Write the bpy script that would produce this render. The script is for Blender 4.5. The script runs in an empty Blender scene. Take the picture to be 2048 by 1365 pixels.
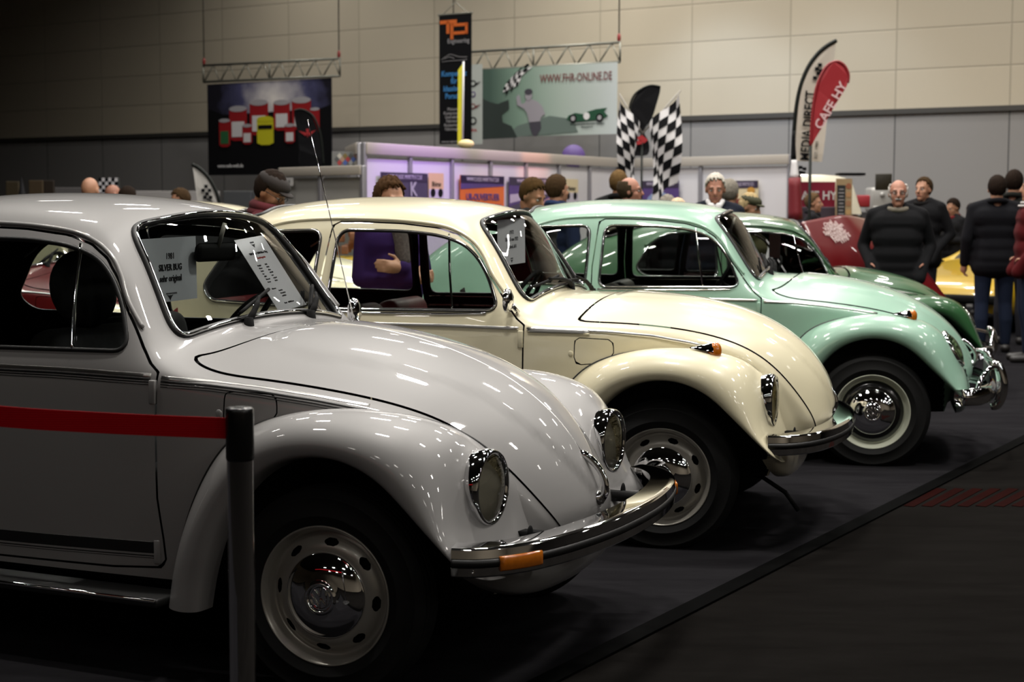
import bpy, bmesh, math, random
import numpy as np
from mathutils import Vector, Matrix
from mathutils.bvhtree import BVHTree
random.seed(7); np.random.seed(7)
PI=math.pi
SC=bpy.context.scene
COL=SC.collection

# ------------------------------------------------------------------ materials
MATS={}
def mat(name, col=(.5,.5,.5), rough=.5, metal=0., coat=0., coat_rough=.03, emit=None, estr=1., spec=.5, noise=None, bump=None, sheen=0., alpha=1.0):
    if name in MATS: return MATS[name]
    m=bpy.data.materials.new(name); m.use_nodes=True
    nt=m.node_tree; b=nt.nodes['Principled BSDF']
    c=(*col,1) if len(col)==3 else col
    b.inputs['Base Color'].default_value=c; b.inputs['Roughness'].default_value=rough
    b.inputs['Metallic'].default_value=metal; b.inputs['Coat Weight'].default_value=coat
    b.inputs['Coat Roughness'].default_value=coat_rough; b.inputs['Specular IOR Level'].default_value=spec
    b.inputs['Sheen Weight'].default_value=sheen
    if emit: b.inputs['Emission Color'].default_value=(*emit,1); b.inputs['Emission Strength'].default_value=estr
    if noise:   # (scale, amount): blotchy variation of the thing's own colour
        tc=nt.nodes.new('ShaderNodeTexCoord'); n=nt.nodes.new('ShaderNodeTexNoise'); n.inputs['Scale'].default_value=noise[0]; n.inputs['Detail'].default_value=4
        nt.links.new(tc.outputs['Object'],n.inputs['Vector'])
        mx=nt.nodes.new('ShaderNodeMix'); mx.data_type='RGBA'
        mx.inputs[6].default_value=tuple(x*(1-noise[1]) for x in c[:3])+(1,); mx.inputs[7].default_value=tuple(min(1,x*(1+noise[1])) for x in c[:3])+(1,)
        nt.links.new(n.outputs['Fac'],mx.inputs[0]); nt.links.new(mx.outputs[2],b.inputs['Base Color'])
    if bump:
        tc=nt.nodes.new('ShaderNodeTexCoord'); n=nt.nodes.new('ShaderNodeTexNoise'); n.inputs['Scale'].default_value=bump[0]; n.inputs['Detail'].default_value=3
        nt.links.new(tc.outputs['Object'],n.inputs['Vector'])
        bp=nt.nodes.new('ShaderNodeBump'); bp.inputs['Strength'].default_value=bump[1]; bp.inputs['Distance'].default_value=bump[2]
        nt.links.new(n.outputs['Fac'],bp.inputs['Height']); nt.links.new(bp.outputs['Normal'],b.inputs['Normal'])
    MATS[name]=m
    return m
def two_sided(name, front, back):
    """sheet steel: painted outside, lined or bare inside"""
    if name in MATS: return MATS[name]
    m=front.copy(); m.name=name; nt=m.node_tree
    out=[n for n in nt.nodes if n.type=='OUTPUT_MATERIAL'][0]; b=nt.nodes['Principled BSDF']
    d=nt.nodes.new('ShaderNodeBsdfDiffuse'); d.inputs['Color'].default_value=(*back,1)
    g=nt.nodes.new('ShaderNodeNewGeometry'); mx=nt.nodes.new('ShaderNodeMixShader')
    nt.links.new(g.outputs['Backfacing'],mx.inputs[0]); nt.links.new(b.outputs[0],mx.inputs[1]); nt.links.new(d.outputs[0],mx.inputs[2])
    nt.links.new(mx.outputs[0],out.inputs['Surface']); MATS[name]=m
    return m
def glass_mat(name, tint=(.86,.9,.88), refl=1.0):
    if name in MATS: return MATS[name]
    m=bpy.data.materials.new(name); m.use_nodes=True; nt=m.node_tree; nt.nodes.clear()
    out=nt.nodes.new('ShaderNodeOutputMaterial'); t=nt.nodes.new('ShaderNodeBsdfTransparent'); t.inputs[0].default_value=(*tint,1)
    g=nt.nodes.new('ShaderNodeBsdfGlossy'); g.inputs['Roughness'].default_value=.0; g.inputs[0].default_value=(refl,refl,refl,1)
    f=nt.nodes.new('ShaderNodeFresnel'); f.inputs[0].default_value=1.5
    mx=nt.nodes.new('ShaderNodeMixShader'); nt.links.new(f.outputs[0],mx.inputs[0]); nt.links.new(t.outputs[0],mx.inputs[1]); nt.links.new(g.outputs[0],mx.inputs[2])
    nt.links.new(mx.outputs[0],out.inputs[0]); MATS[name]=m
    return m
def srgb(*c):
    if len(c)==1: h=c[0].lstrip('#'); c=[int(h[i:i+2],16) for i in (0,2,4)]
    return tuple((x/255/12.92 if x/255<=.04045 else ((x/255+.055)/1.055)**2.4) for x in c)

# ------------------------------------------------------------------ objects
def tag(o,label=None,cat=None,group=None,kind=None):
    if label: o['label']=label
    if cat: o['category']=cat
    if group: o['group']=group
    if kind: o['kind']=kind
    return o
def empty(name,loc=(0,0,0),rz=0,label=None,cat=None,group=None,rot=None):
    o=bpy.data.objects.new(name,None); COL.objects.link(o); o.empty_display_size=.1
    o.location=loc; o.rotation_euler=rot or (0,0,rz)
    return tag(o,label,cat,group)
def obj(name,geo,m,parent=None,smooth=True,fm=None,loc=None,rz=0,label=None,cat=None,group=None,kind=None,auto=None):
    """geo=(verts,faces) -> ONE mesh object; m = material or list; fm = material index per face"""
    V,F=geo
    me=bpy.data.meshes.new(name)
    me.from_pydata([tuple(map(float,v[:3])) for v in V],[],[tuple(int(i) for i in f) for f in F])
    for mm in (m if isinstance(m,(list,tuple)) else [m]): me.materials.append(mm)
    if fm is not None: me.polygons.foreach_set('material_index',np.asarray(fm,dtype=np.int32))
    if smooth: me.polygons.foreach_set('use_smooth',np.ones(len(me.polygons),dtype=bool))
    if auto is not None: me.set_sharp_from_angle(angle=math.radians(auto))
    me.validate(); me.update()
    o=bpy.data.objects.new(name,me); COL.objects.link(o)
    if parent: o.parent=parent
    if loc: o.location=loc
    if rz: o.rotation_euler=(0,0,rz)
    return tag(o,label,cat,group,kind)
def join(*gs):
    V=[];F=[]
    for v,f in gs:
        n=len(V); V.extend([tuple(p[:3]) for p in v]); F.extend([tuple(i+n for i in q) for q in f])
    return V,F
def xf(g,loc=(0,0,0),rot=(0,0,0),scale=(1,1,1)):
    M=Matrix.Translation(loc)@Matrix.Rotation(rot[2],4,'Z')@Matrix.Rotation(rot[1],4,'Y')@Matrix.Rotation(rot[0],4,'X')@Matrix.Diagonal((*scale,1))
    return [tuple(M@Vector(v[:3])) for v in g[0]],g[1]
def mir(g):
    return [(v[0],-v[1],v[2]) for v in g[0]],[tuple(reversed(f)) for f in g[1]]
def both(g): return join(g,mir(g))

# ------------------------------------------------------------------ shapes
def box(sx,sy,sz,c=(0,0,0),bev=0,seg=2):
    bm=bmesh.new(); bmesh.ops.create_cube(bm,size=1)
    for v in bm.verts: v.co=Vector((v.co.x*sx,v.co.y*sy,v.co.z*sz))
    if bev: bmesh.ops.bevel(bm,geom=bm.edges[:],offset=bev,segments=seg,profile=.5,affect='EDGES')
    bm.verts.index_update()
    g=([(v.co.x+c[0],v.co.y+c[1],v.co.z+c[2]) for v in bm.verts],[tuple(v.index for v in f.verts) for f in bm.faces]); bm.free()
    return g
def frames(P,closed=False):
    P=np.asarray(P,float); n=len(P)
    T=(np.roll(P,-1,0)-np.roll(P,1,0)) if closed else np.gradient(P,axis=0)
    T/=np.linalg.norm(T,axis=1)[:,None]+1e-12
    a=np.array([0,0,1.]) if abs(T[0][2])<.9 else np.array([1.,0,0])
    N=[]; u=np.cross(T[0],a); u/=np.linalg.norm(u)
    for i in range(n):
        u=u-T[i]*np.dot(u,T[i]); u/=np.linalg.norm(u)+1e-12; N.append(u.copy())
    N=np.array(N); return T,N,np.cross(T,N)
def tube(P,r,closed=False,sides=8,caps=True,flat=1.0):
    P=np.asarray(P,float); n=len(P); r=np.broadcast_to(r,(n,))
    T,N,B=frames(P,closed); V=[];F=[]
    for i in range(n):
        for k in range(sides):
            a=2*PI*k/sides; V.append(tuple(P[i]+r[i]*(math.cos(a)*N[i]+flat*math.sin(a)*B[i])))
    for i in range(n if closed else n-1):
        j=(i+1)%n
        for k in range(sides):
            q=(k+1)%sides; F.append((i*sides+k,i*sides+q,j*sides+q,j*sides+k))
    if caps and not closed:
        F.append(tuple(range(sides))[::-1]); F.append(tuple((n-1)*sides+k for k in range(sides)))
    return V,F
def sweep(P,prof,nrm,closed=False,caps=True):
    """profile (a,b) carried along P: a along the binormal (sideways), b along nrm (outwards)"""
    P=np.asarray(P,float); n=len(P); nrm=np.asarray(nrm,float)
    T=(np.roll(P,-1,0)-np.roll(P,1,0)) if closed else np.gradient(P,axis=0)
    T/=np.linalg.norm(T,axis=1)[:,None]+1e-12
    B=np.cross(nrm,T); B/=np.linalg.norm(B,axis=1)[:,None]+1e-12
    m=len(prof); V=[];F=[]
    for i in range(n):
        for a,b in prof: V.append(tuple(P[i]+a*B[i]+b*nrm[i]))
    for i in range(n if closed else n-1):
        j=(i+1)%n
        for k in range(m):
            q=(k+1)%m; F.append((i*m+k,j*m+k,j*m+q,i*m+q))
    if caps and not closed:
        F.append(tuple(range(m))); F.append(tuple((n-1)*m+k for k in range(m))[::-1])
    return V,F
def lathe(prof,n=48,axis='z',cap0=False,cap1=False):
    V=[];F=[]; m=len(prof)
    for i in range(n):
        a=2*PI*i/n
        for r,h in prof:
            p=(r*math.cos(a),r*math.sin(a),h)
            if axis=='y': p=(p[0],p[2],p[1])
            if axis=='x': p=(p[2],p[0],p[1])
            V.append(p)
    for i in range(n):
        j=(i+1)%n
        for k in range(m-1): F.append((i*m+k,j*m+k,j*m+k+1,i*m+k+1))
    if cap0: F.append(tuple(i*m for i in range(n))[::-1])
    if cap1: F.append(tuple(i*m+m-1 for i in range(n)))
    if axis=='y': F=[tuple(reversed(f)) for f in F]
    return V,F
def ball(c,r,n=16,m=10):
    r=(r,r,r) if np.isscalar(r) else r
    V=[];F=[]
    for i in range(m+1):
        t=PI*i/m
        for k in range(n):
            a=2*PI*k/n; V.append((c[0]+r[0]*math.sin(t)*math.cos(a),c[1]+r[1]*math.sin(t)*math.sin(a),c[2]+r[2]*math.cos(t)))
    for i in range(m):
        for k in range(n):
            q=(k+1)%n; F.append((i*n+k,(i+1)*n+k,(i+1)*n+q,i*n+q))
    return V,F
def bez(pts,n=8,closed=False):
    """smooth Catmull-Rom curve through pts"""
    P=np.asarray(pts,float); k=len(P); out=[]
    for i in range(k if closed else k-1):
        if closed: p0,p1,p2,p3=P[i-1],P[i],P[(i+1)%k],P[(i+2)%k]
        else: p0,p1,p2,p3=P[max(i-1,0)],P[i],P[i+1],P[min(i+2,k-1)]
        for j in range(n):
            t=j/n; out.append(.5*((2*p1)+(-p0+p2)*t+(2*p0-5*p1+4*p2-p3)*t*t+(-p0+3*p1-3*p2+p3)*t**3))
    if not closed: out.append(P[-1])
    return np.array(out)
def rpoly(pts,rads,n=6):
    """closed polygon with rounded corners"""
    P=[np.asarray(p,float) for p in pts]; k=len(P); out=[]
    rads=[rads]*k if np.isscalar(rads) else rads
    for i in range(k):
        a,b,c=P[i-1],P[i],P[(i+1)%k]
        u=(a-b);v=(c-b); lu,lv=np.linalg.norm(u),np.linalg.norm(v); u/=lu; v/=lv
        r=min(rads[i],.48*lu,.48*lv)
        if r<=1e-6: out.append(b); continue
        for j in range(n+1):
            t=j/n; p0,p2=b+u*r,b+v*r
            out.append((1-t)**2*p0+2*t*(1-t)*b+t*t*p2)
    return np.array(out)
def dens(P,step,closed=True):
    P=np.asarray(P,float); Q=np.vstack([P,P[:1]]) if closed else P
    d=np.r_[0,np.cumsum(np.linalg.norm(np.diff(Q,axis=0),axis=1))]
    n=max(3,int(d[-1]/step)); s=np.linspace(0,d[-1],n+1); s=s[:-1] if closed else s
    return np.stack([np.interp(s,d,Q[:,k]) for k in range(Q.shape[1])],1)
def sdf(poly,X,Y):
    """signed distance to a closed polygon, negative inside"""
    X=np.asarray(X,float);Y=np.asarray(Y,float); d=np.full(X.shape,1e9); ins=np.zeros(X.shape,bool)
    n=len(poly)
    for i in range(n):
        ax,ay=poly[i][:2]; bx,by=poly[(i+1)%n][:2]; ex,ey=bx-ax,by-ay; L=ex*ex+ey*ey+1e-18
        t=np.clip(((X-ax)*ex+(Y-ay)*ey)/L,0,1)
        d=np.minimum(d,np.hypot(X-ax-t*ex,Y-ay-t*ey))
        c=((ay>Y)!=(by>Y)); 
        if ey!=0: ins^= c&(X<ex*(Y-ay)/ey+ax)
    return np.where(ins,-d,d)
def split(g,s):
    """cut a mesh along s=0 -> (s<0 part, s>0 part); V may carry extra attributes"""
    V=np.asarray(g[0],float); F=g[1]; s=np.where(np.abs(s)<1e-7,1e-7,s)
    sg=s>0; newV=[];E={}; base=len(V)
    neg=[];pos=[]
    def cutv(a,b):
        k=(a,b) if a<b else (b,a)
        if k not in E:
            t=s[k[0]]/(s[k[0]]-s[k[1]]); newV.append(V[k[0]]+(V[k[1]]-V[k[0]])*t); E[k]=base+len(newV)-1
        return E[k]
    for f in F:
        q=[sg[i] for i in f]
        if all(q): pos.append(f); continue
        if not any(q): neg.append(f); continue
        fp=[];fn=[]; n=len(f)
        for i in range(n):
            a,b=f[i],f[(i+1)%n]
            (fp if sg[a] else fn).append(a)
            if sg[a]!=sg[b]: c=cutv(a,b); fp.append(c); fn.append(c)
        if len(fp)>2: pos.append(tuple(fp))
        if len(fn)>2: neg.append(tuple(fn))
    AV=np.vstack([V,np.array(newV)]) if newV else V
    def comp(FF):
        if not FF: return (np.zeros((0,V.shape[1])),[])
        used=np.unique(np.concatenate([np.asarray(f) for f in FF])); mp=-np.ones(len(AV),int); mp[used]=np.arange(len(used))
        return AV[used],[tuple(mp[i] for i in f) for f in FF]
    return comp(neg),comp(pos)
def bmat(n,us):
    """uniform cubic B-spline basis over n control points, ends padded by reflection (so the ends interpolate)"""
    A=np.zeros((len(us),n))
    for r,u in enumerate(us):
        i=min(int(u),n-2); t=u-i
        w=[(1-t)**3/6,(3*t**3-6*t*t+4)/6,(-3*t**3+3*t*t+3*t+1)/6,t**3/6]
        for k,wk in zip((i-1,i,i+1,i+2),w):
            if k<0: A[r,0]+=2*wk; A[r,1]-=wk
            elif k>n-1: A[r,n-1]+=2*wk; A[r,n-2]-=wk
            else: A[r,k]+=wk
    return A
def surf(P,us,vs,symm=False):
    P=np.asarray(P,float)
    if symm:  # first column lies on the symmetry plane: pad with its mirror image
        m=P[:,1:2].copy(); m[...,1]*=-1; P=np.concatenate([m,P],1); B=bmat(P.shape[1],[v+1 for v in vs])
    else: B=bmat(P.shape[1],vs)
    A=bmat(P.shape[0],us)
    return np.einsum('ui,ijk,vj->uvk',A,P,B)
def grid(S,us=None,vs=None,flip=False):
    nu,nv=S.shape[:2]; V=S.reshape(-1,3)
    if us is not None:
        U,W=np.meshgrid(us,vs,indexing='ij'); V=np.hstack([V,U.reshape(-1,1),W.reshape(-1,1)])
    F=[]
    for i in range(nu-1):
        for j in range(nv-1):
            q=(i*nv+j,i*nv+j+1,(i+1)*nv+j+1,(i+1)*nv+j); F.append(q[::-1] if flip else q)
    return V,F
def normals(g):
    V=np.asarray(g[0],float)[:,:3]; N=np.zeros_like(V)
    for f in g[1]:
        n=np.cross(V[f[1]]-V[f[0]],V[f[2]]-V[f[0]])
        if len(f)>3: n=n+np.cross(V[f[2]]-V[f[0]],V[f[3]]-V[f[0]])
        for i in f: N[i]+=n
    return N/(np.linalg.norm(N,axis=1)[:,None]+1e-12)
def push(g,d):
    V=np.asarray(g[0],float).copy(); V[:,:3]+=normals(g)*d; return V,g[1]
def bvh(g): return BVHTree.FromPolygons([tuple(map(float,v[:3])) for v in g[0]],[tuple(int(i) for i in f) for f in g[1]])
def cast(b,o,d):
    h=b.ray_cast(Vector(o),Vector(d)); return (np.array(h[0]),np.array(h[1])) if h[0] is not None else (None,None)
def on_side(b,xz,side=1):
    P=[];N=[]
    for x,z in xz:
        p,n=cast(b,(x,2,z),(0,-1,0))
        if p is None: continue
        if n[1]<0:n=-n
        P.append(p);N.append(n)
    return np.array(P),np.array(N)
def fan_text(s,size,mtl,loc,rot,parent,name='lettering',ext=.001,align='CENTER',bold=False,sx=1.0,shear=0.):
    cu=bpy.data.curves.new(name,'FONT'); cu.body=s; cu.size=size; cu.extrude=ext; cu.align_x=align; cu.align_y='CENTER'; cu.shear=shear
    if bold: cu.offset=size*.022
    cu.resolution_u=2
    o=bpy.data.objects.new(name,cu); COL.objects.link(o)
    o.scale=(sx,1,1)
    dg=bpy.context.evaluated_depsgraph_get(); me=bpy.data.meshes.new_from_object(o.evaluated_get(dg)); me.materials.clear(); me.materials.append(mtl)
    bpy.data.objects.remove(o); bpy.data.curves.remove(cu)
    M=Matrix.Translation(loc)@Matrix(rot).to_4x4()@Matrix.Diagonal((sx,1,1,1)) if not isinstance(rot,(tuple,list)) or len(rot)!=3 or not np.isscalar(rot[0]) else None
    me.transform(M); me.name=name
    o=bpy.data.objects.new(name,me); COL.objects.link(o); o.parent=parent
    return o
cam=bpy.data.cameras.new('camera'); co=bpy.data.objects.new('camera',cam); COL.objects.link(co)
cam.sensor_width=36; cam.lens=3143.11*36/2048; cam.clip_end=200
p_,r_=.0850016,.0018891
f_=Vector((0,math.cos(p_),-math.sin(p_))); u_=Vector((0,math.sin(p_),math.cos(p_))); ri=Vector((1,0,0))
r2=math.cos(r_)*ri+math.sin(r_)*u_; u2=-math.sin(r_)*ri+math.cos(r_)*u_
mt=Matrix((r2,u2,-f_)).transposed().to_4x4(); mt.translation=Vector((0,0,1.43263)); co.matrix_world=mt
SC.camera=co
# ------------------------------------------------------------------ the car
def hull_net(kind):
    """control net of the body (half, y>=0): rows run nose -> windscreen -> roof -> tail, columns centre -> sill"""
    R=[]
    def row(C,e,b,m,s,c4=None,c5=None,p=2.8):
        C=np.array([C[0],0,C[1]]); e,b,m,s=[np.array(q,float) for q in (e,b,m,s)]
        def cr(t): return np.array([C[0]+(e[0]-C[0])*t**2, e[1]*t, C[2]-(C[2]-e[2])*t**p])
        c4=e+(b-e)*.25+np.array([0,.006,0]) if c4 is None else np.array(c4,float)
        c5=e+(b-e)*.6+np.array([0,.004,0]) if c5 is None else np.array(c5,float)
        c7=b+np.array([0,.006,-.045]); c9=(m+s)/2+np.array([0,.006,0])
        R.append([C,cr(.38),cr(.74),e,c4,c5,b,c7,m,c9,s])
    if kind=='std':
        row((.36,.30),(.36,.15,.30),(.36,.24,.30),(.35,.29,.30),(.34,.33,.30))
        row((.50,.36),(.49,.18,.36),(.455,.28,.36),(.42,.33,.35),(.38,.36,.30))
        row((.592,.455),(.548,.205,.435),(.505,.29,.43),(.46,.35,.42),(.41,.39,.28))
        row((.572,.545),(.512,.265,.505),(.475,.315,.50),(.45,.36,.46),(.40,.40,.28))
        row((.520,.655),(.434,.325,.612),(.415,.36,.60),(.38,.39,.50),(.35,.42,.28))
        row((.422,.775),(.335,.375,.715),(.322,.41,.70),(.29,.43,.53),(.28,.44,.28))
        row((.275,.878),(.225,.425,.790),(.215,.462,.772),(.18,.475,.55),(.18,.475,.28))
        row((.10,.953),(.06,.478,.840),(.055,.515,.818),(.03,.525,.57),(.03,.525,.28))
        row((-.09,1.003),(-.13,.526,.872),(-.13,.562,.848),(-.14,.582,.59),(-.14,.57,.28))
        row((-.27,1.030),(-.31,.565,.894),(-.31,.601,.875),(-.32,.622,.61),(-.32,.61,.28))
        row((-.43,1.042),(-.46,.595,.906),(-.46,.632,.89),(-.46,.647,.63),(-.46,.633,.28))
    else:
        row((.36,.30),(.36,.15,.30),(.36,.24,.30),(.35,.29,.30),(.34,.33,.30))
        row((.51,.36),(.49,.18,.36),(.455,.28,.36),(.42,.33,.35),(.38,.36,.30))
        row((.625,.455),(.590,.205,.435),(.515,.29,.43),(.47,.35,.42),(.41,.39,.28))
        row((.640,.555),(.575,.260,.520),(.500,.315,.515),(.455,.36,.46),(.40,.40,.28))
        row((.612,.675),(.495,.318,.640),(.455,.355,.625),(.395,.39,.50),(.35,.42,.28))
        row((.525,.800),(.405,.365,.750),(.380,.400,.730),(.31,.43,.53),(.28,.44,.28))
        row((.375,.912),(.285,.412,.835),(.270,.450,.812),(.20,.475,.55),(.18,.475,.28))
        row((.18,.985),(.11,.468,.890),(.10,.505,.860),(.04,.525,.57),(.03,.525,.28))
        row((-.02,1.022),(-.085,.520,.917),(-.085,.556,.882),(-.13,.582,.59),(-.14,.57,.28))
        row((-.21,1.036),(-.26,.562,.928),(-.26,.598,.890),(-.31,.622,.61),(-.32,.61,.28))
        row((-.40,1.042),(-.42,.594,.932),(-.43,.630,.897),(-.46,.647,.63),(-.46,.633,.28))
    row((-.545,1.040),(-.565,.580,.948),(-.575,.660,.908),(-.575,.668,.66),(-.575,.648,.28),(-.57,.620,.938),(-.575,.647,.922))
    row((-.615,1.055),(-.655,.520,1.005),(-.645,.668,.920),(-.66,.678,.67),(-.66,.652,.28),(-.655,.598,.985),(-.65,.645,.955),p=2.0)
    row((-.665,1.150),(-.720,.492,1.100),(-.72,.672,.932),(-.74,.682,.68),(-.74,.656,.28),(-.725,.588,1.075),(-.72,.638,1.00),p=2.0)
    row((-.720,1.265),(-.795,.458,1.215),(-.80,.674,.935),(-.82,.686,.68),(-.82,.66,.28),(-.795,.568,1.195),(-.80,.622,1.07),p=2.0)
    row((-.775,1.368),(-.870,.428,1.325),(-.88,.670,.938),(-.90,.688,.68),(-.90,.663,.28),(-.872,.548,1.285),(-.875,.615,1.11),p=2.0)
    row((-.850,1.424),(-.945,.425,1.385),(-.97,.675,.940),(-1.0,.692,.68),(-1.0,.666,.28),(-.955,.540,1.335),(-.965,.612,1.13),p=2.0)
    row((-1.01,1.457),(-1.06,.440,1.412),(-1.10,.680,.940),(-1.12,.696,.68),(-1.12,.668,.28),(-1.08,.538,1.362),(-1.10,.612,1.145),p=2.1)
    row((-1.26,1.482),(-1.27,.455,1.428),(-1.29,.686,.940),(-1.30,.700,.68),(-1.30,.67,.28),(-1.28,.540,1.380),(-1.29,.613,1.155),p=2.2)
    row((-1.55,1.487),(-1.53,.455,1.433),(-1.52,.686,.940),(-1.52,.700,.68),(-1.52,.67,.28),(-1.52,.540,1.385),(-1.52,.613,1.155),p=2.2)
    row((-1.82,1.472),(-1.80,.445,1.415),(-1.78,.672,.938),(-1.75,.690,.68),(-1.75,.66,.28),(-1.80,.530,1.366),(-1.79,.603,1.15),p=2.2)
    row((-2.10,1.428),(-2.06,.415,1.365),(-2.03,.635,.93),(-2.0,.655,.68),(-2.0,.63,.28),(-2.06,.500,1.312),(-2.05,.568,1.12),p=2.2)
    row((-2.38,1.345),(-2.33,.370,1.275),(-2.28,.575,.91),(-2.25,.60,.68),(-2.25,.58,.28),(-2.32,.450,1.215),(-2.30,.515,1.07),p=2.2)
    row((-2.63,1.215),(-2.57,.320,1.145),(-2.50,.490,.86),(-2.48,.52,.64),(-2.47,.50,.28),(-2.55,.390,1.085),(-2.52,.445,.98),p=2.2)
    row((-2.84,1.04),(-2.77,.265,.975),(-2.69,.395,.76),(-2.66,.43,.58),(-2.64,.43,.28),(-2.75,.325,.925),(-2.72,.365,.85),p=2.2)
    row((-2.98,.82),(-2.91,.215,.77),(-2.83,.315,.62),(-2.78,.35,.48),(-2.74,.36,.28),(-2.89,.26,.73),(-2.86,.29,.68),p=2.2)
    row((-3.03,.58),(-2.97,.175,.55),(-2.89,.26,.45),(-2.84,.30,.38),(-2.78,.31,.28),(-2.95,.21,.52),(-2.92,.24,.49),p=2.2)
    row((-2.95,.38),(-2.90,.15,.36),(-2.84,.22,.32),(-2.78,.25,.30),(-2.74,.26,.27),(-2.88,.18,.35),(-2.86,.2,.33),p=2.2)
    return np.array(R)

FEN=[ # fender net, rows from the running board over the wheel to the bumper; columns body seam -> outer bulge -> wheel lip -> inside
 [(-.575,.64,.220),(-.556,.705,.220),(-.525,.755,.220),(-.465,.777,.220),(-.420,.768,.222),(-.404,.752,.224),(-.400,.70,.226)],
 [(-.565,.64,.350),(-.538,.708,.345),(-.502,.757,.340),(-.450,.780,.335),(-.405,.770,.330),(-.386,.754,.328),(-.382,.70,.328)],
 [(-.530,.635,.480),(-.496,.708,.476),(-.455,.760,.472),(-.402,.784,.468),(-.362,.773,.464),(-.344,.757,.462),(-.340,.70,.460)],
 [(-.475,.62,.620),(-.432,.702,.618),(-.385,.760,.602),(-.336,.787,.585),(-.300,.775,.568),(-.284,.759,.560),(-.280,.70,.556)],
 [(-.395,.595,.735),(-.352,.685,.742),(-.302,.758,.714),(-.256,.789,.682),(-.222,.777,.660),(-.204,.761,.650),(-.200,.70,.645)],
 [(-.260,.565,.795),(-.225,.660,.818),(-.182,.748,.795),(-.148,.790,.745),(-.122,.779,.712),(-.110,.763,.700),(-.108,.70,.695)],
 [(-.060,.520,.822),(-.045,.630,.856),(-.025,.738,.835),(-.010,.789,.772),(.000,.780,.735),(.000,.764,.722),(.000,.70,.716)],
 [(.120,.455,.815),(.135,.590,.852),(.140,.725,.828),(.130,.787,.764),(.115,.780,.722),(.108,.764,.708),(.106,.70,.702)],
 [(.260,.385,.775),(.285,.530,.822),(.285,.690,.800),(.255,.779,.730),(.220,.779,.676),(.206,.764,.660),(.202,.70,.654)],
 ]
FEN_UP=[
 [(.360,.330,.700),(.375,.480,.765),(.372,.650,.738),(.335,.766,.655),(.300,.777,.598),(.286,.763,.586),(.282,.70,.580)],
 [(.440,.285,.600),(.418,.440,.665),(.414,.605,.635),(.396,.742,.565),(.378,.772,.522),(.364,.761,.510),(.360,.70,.504)],
 [(.485,.255,.500),(.428,.410,.545),(.426,.560,.522),(.430,.705,.482),(.440,.760,.457),(.428,.755,.448),(.424,.70,.444)],
 [(.500,.245,.400),(.490,.395,.430),(.486,.540,.432),(.478,.680,.428),(.474,.745,.422),(.464,.742,.416),(.460,.68,.412)],
 [(.485,.240,.350),(.490,.380,.355),(.490,.520,.365),(.490,.635,.380),(.486,.705,.405),(.476,.705,.400),(.470,.66,.396)]]
FEN_SL=[
 [(.360,.330,.700),(.392,.480,.745),(.392,.650,.722),(.345,.766,.648),(.300,.777,.598),(.286,.763,.586),(.282,.70,.580)],
 [(.440,.285,.600),(.455,.440,.640),(.455,.605,.615),(.415,.742,.555),(.378,.772,.522),(.364,.761,.510),(.360,.70,.504)],
 [(.490,.255,.490),(.512,.410,.530),(.512,.560,.510),(.475,.705,.475),(.440,.760,.455),(.428,.755,.446),(.424,.70,.442)],
 [(.500,.245,.410),(.535,.395,.420),(.535,.540,.420),(.515,.670,.415),(.488,.735,.412),(.474,.735,.406),(.468,.68,.400)],
 [(.485,.240,.350),(.525,.380,.350),(.525,.510,.355),(.520,.620,.370),(.500,.690,.390),(.486,.695,.386),(.480,.65,.382)]]

DOOR=[(-.655,.952),(-.618,.925),(-.619,.86),(-.622,.54),(-.606,.40),(-.602,.318),(-.80,.305),(-1.40,.300),(-1.505,.318),(-1.530,.45),(-1.560,.70),(-1.585,.95),(-1.588,1.09),(-1.572,1.25),(-1.560,1.366),(-1.42,1.366),(-1.23,1.359),(-1.06,1.340),(-.965,1.312),(-.895,1.268),(-.845,1.212),(-.79,1.125),(-.742,1.062),(-.697,1.000)]
DOORWIN=rpoly([(-.738,.985),(-1.545,.978),(-1.527,1.33),(-1.20,1.326),(-1.04,1.308),(-.93,1.272),(-.86,1.215),(-.80,1.13)],[.055,.05,.06,.1,.1,.08,.08,.1])
QWIN=rpoly([(-1.625,.985),(-2.17,.998),(-2.23,1.06),(-2.10,1.25),(-1.97,1.318),(-1.612,1.328)],[.05,.06,.06,.10,.08,.055])
HULL={}
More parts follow.
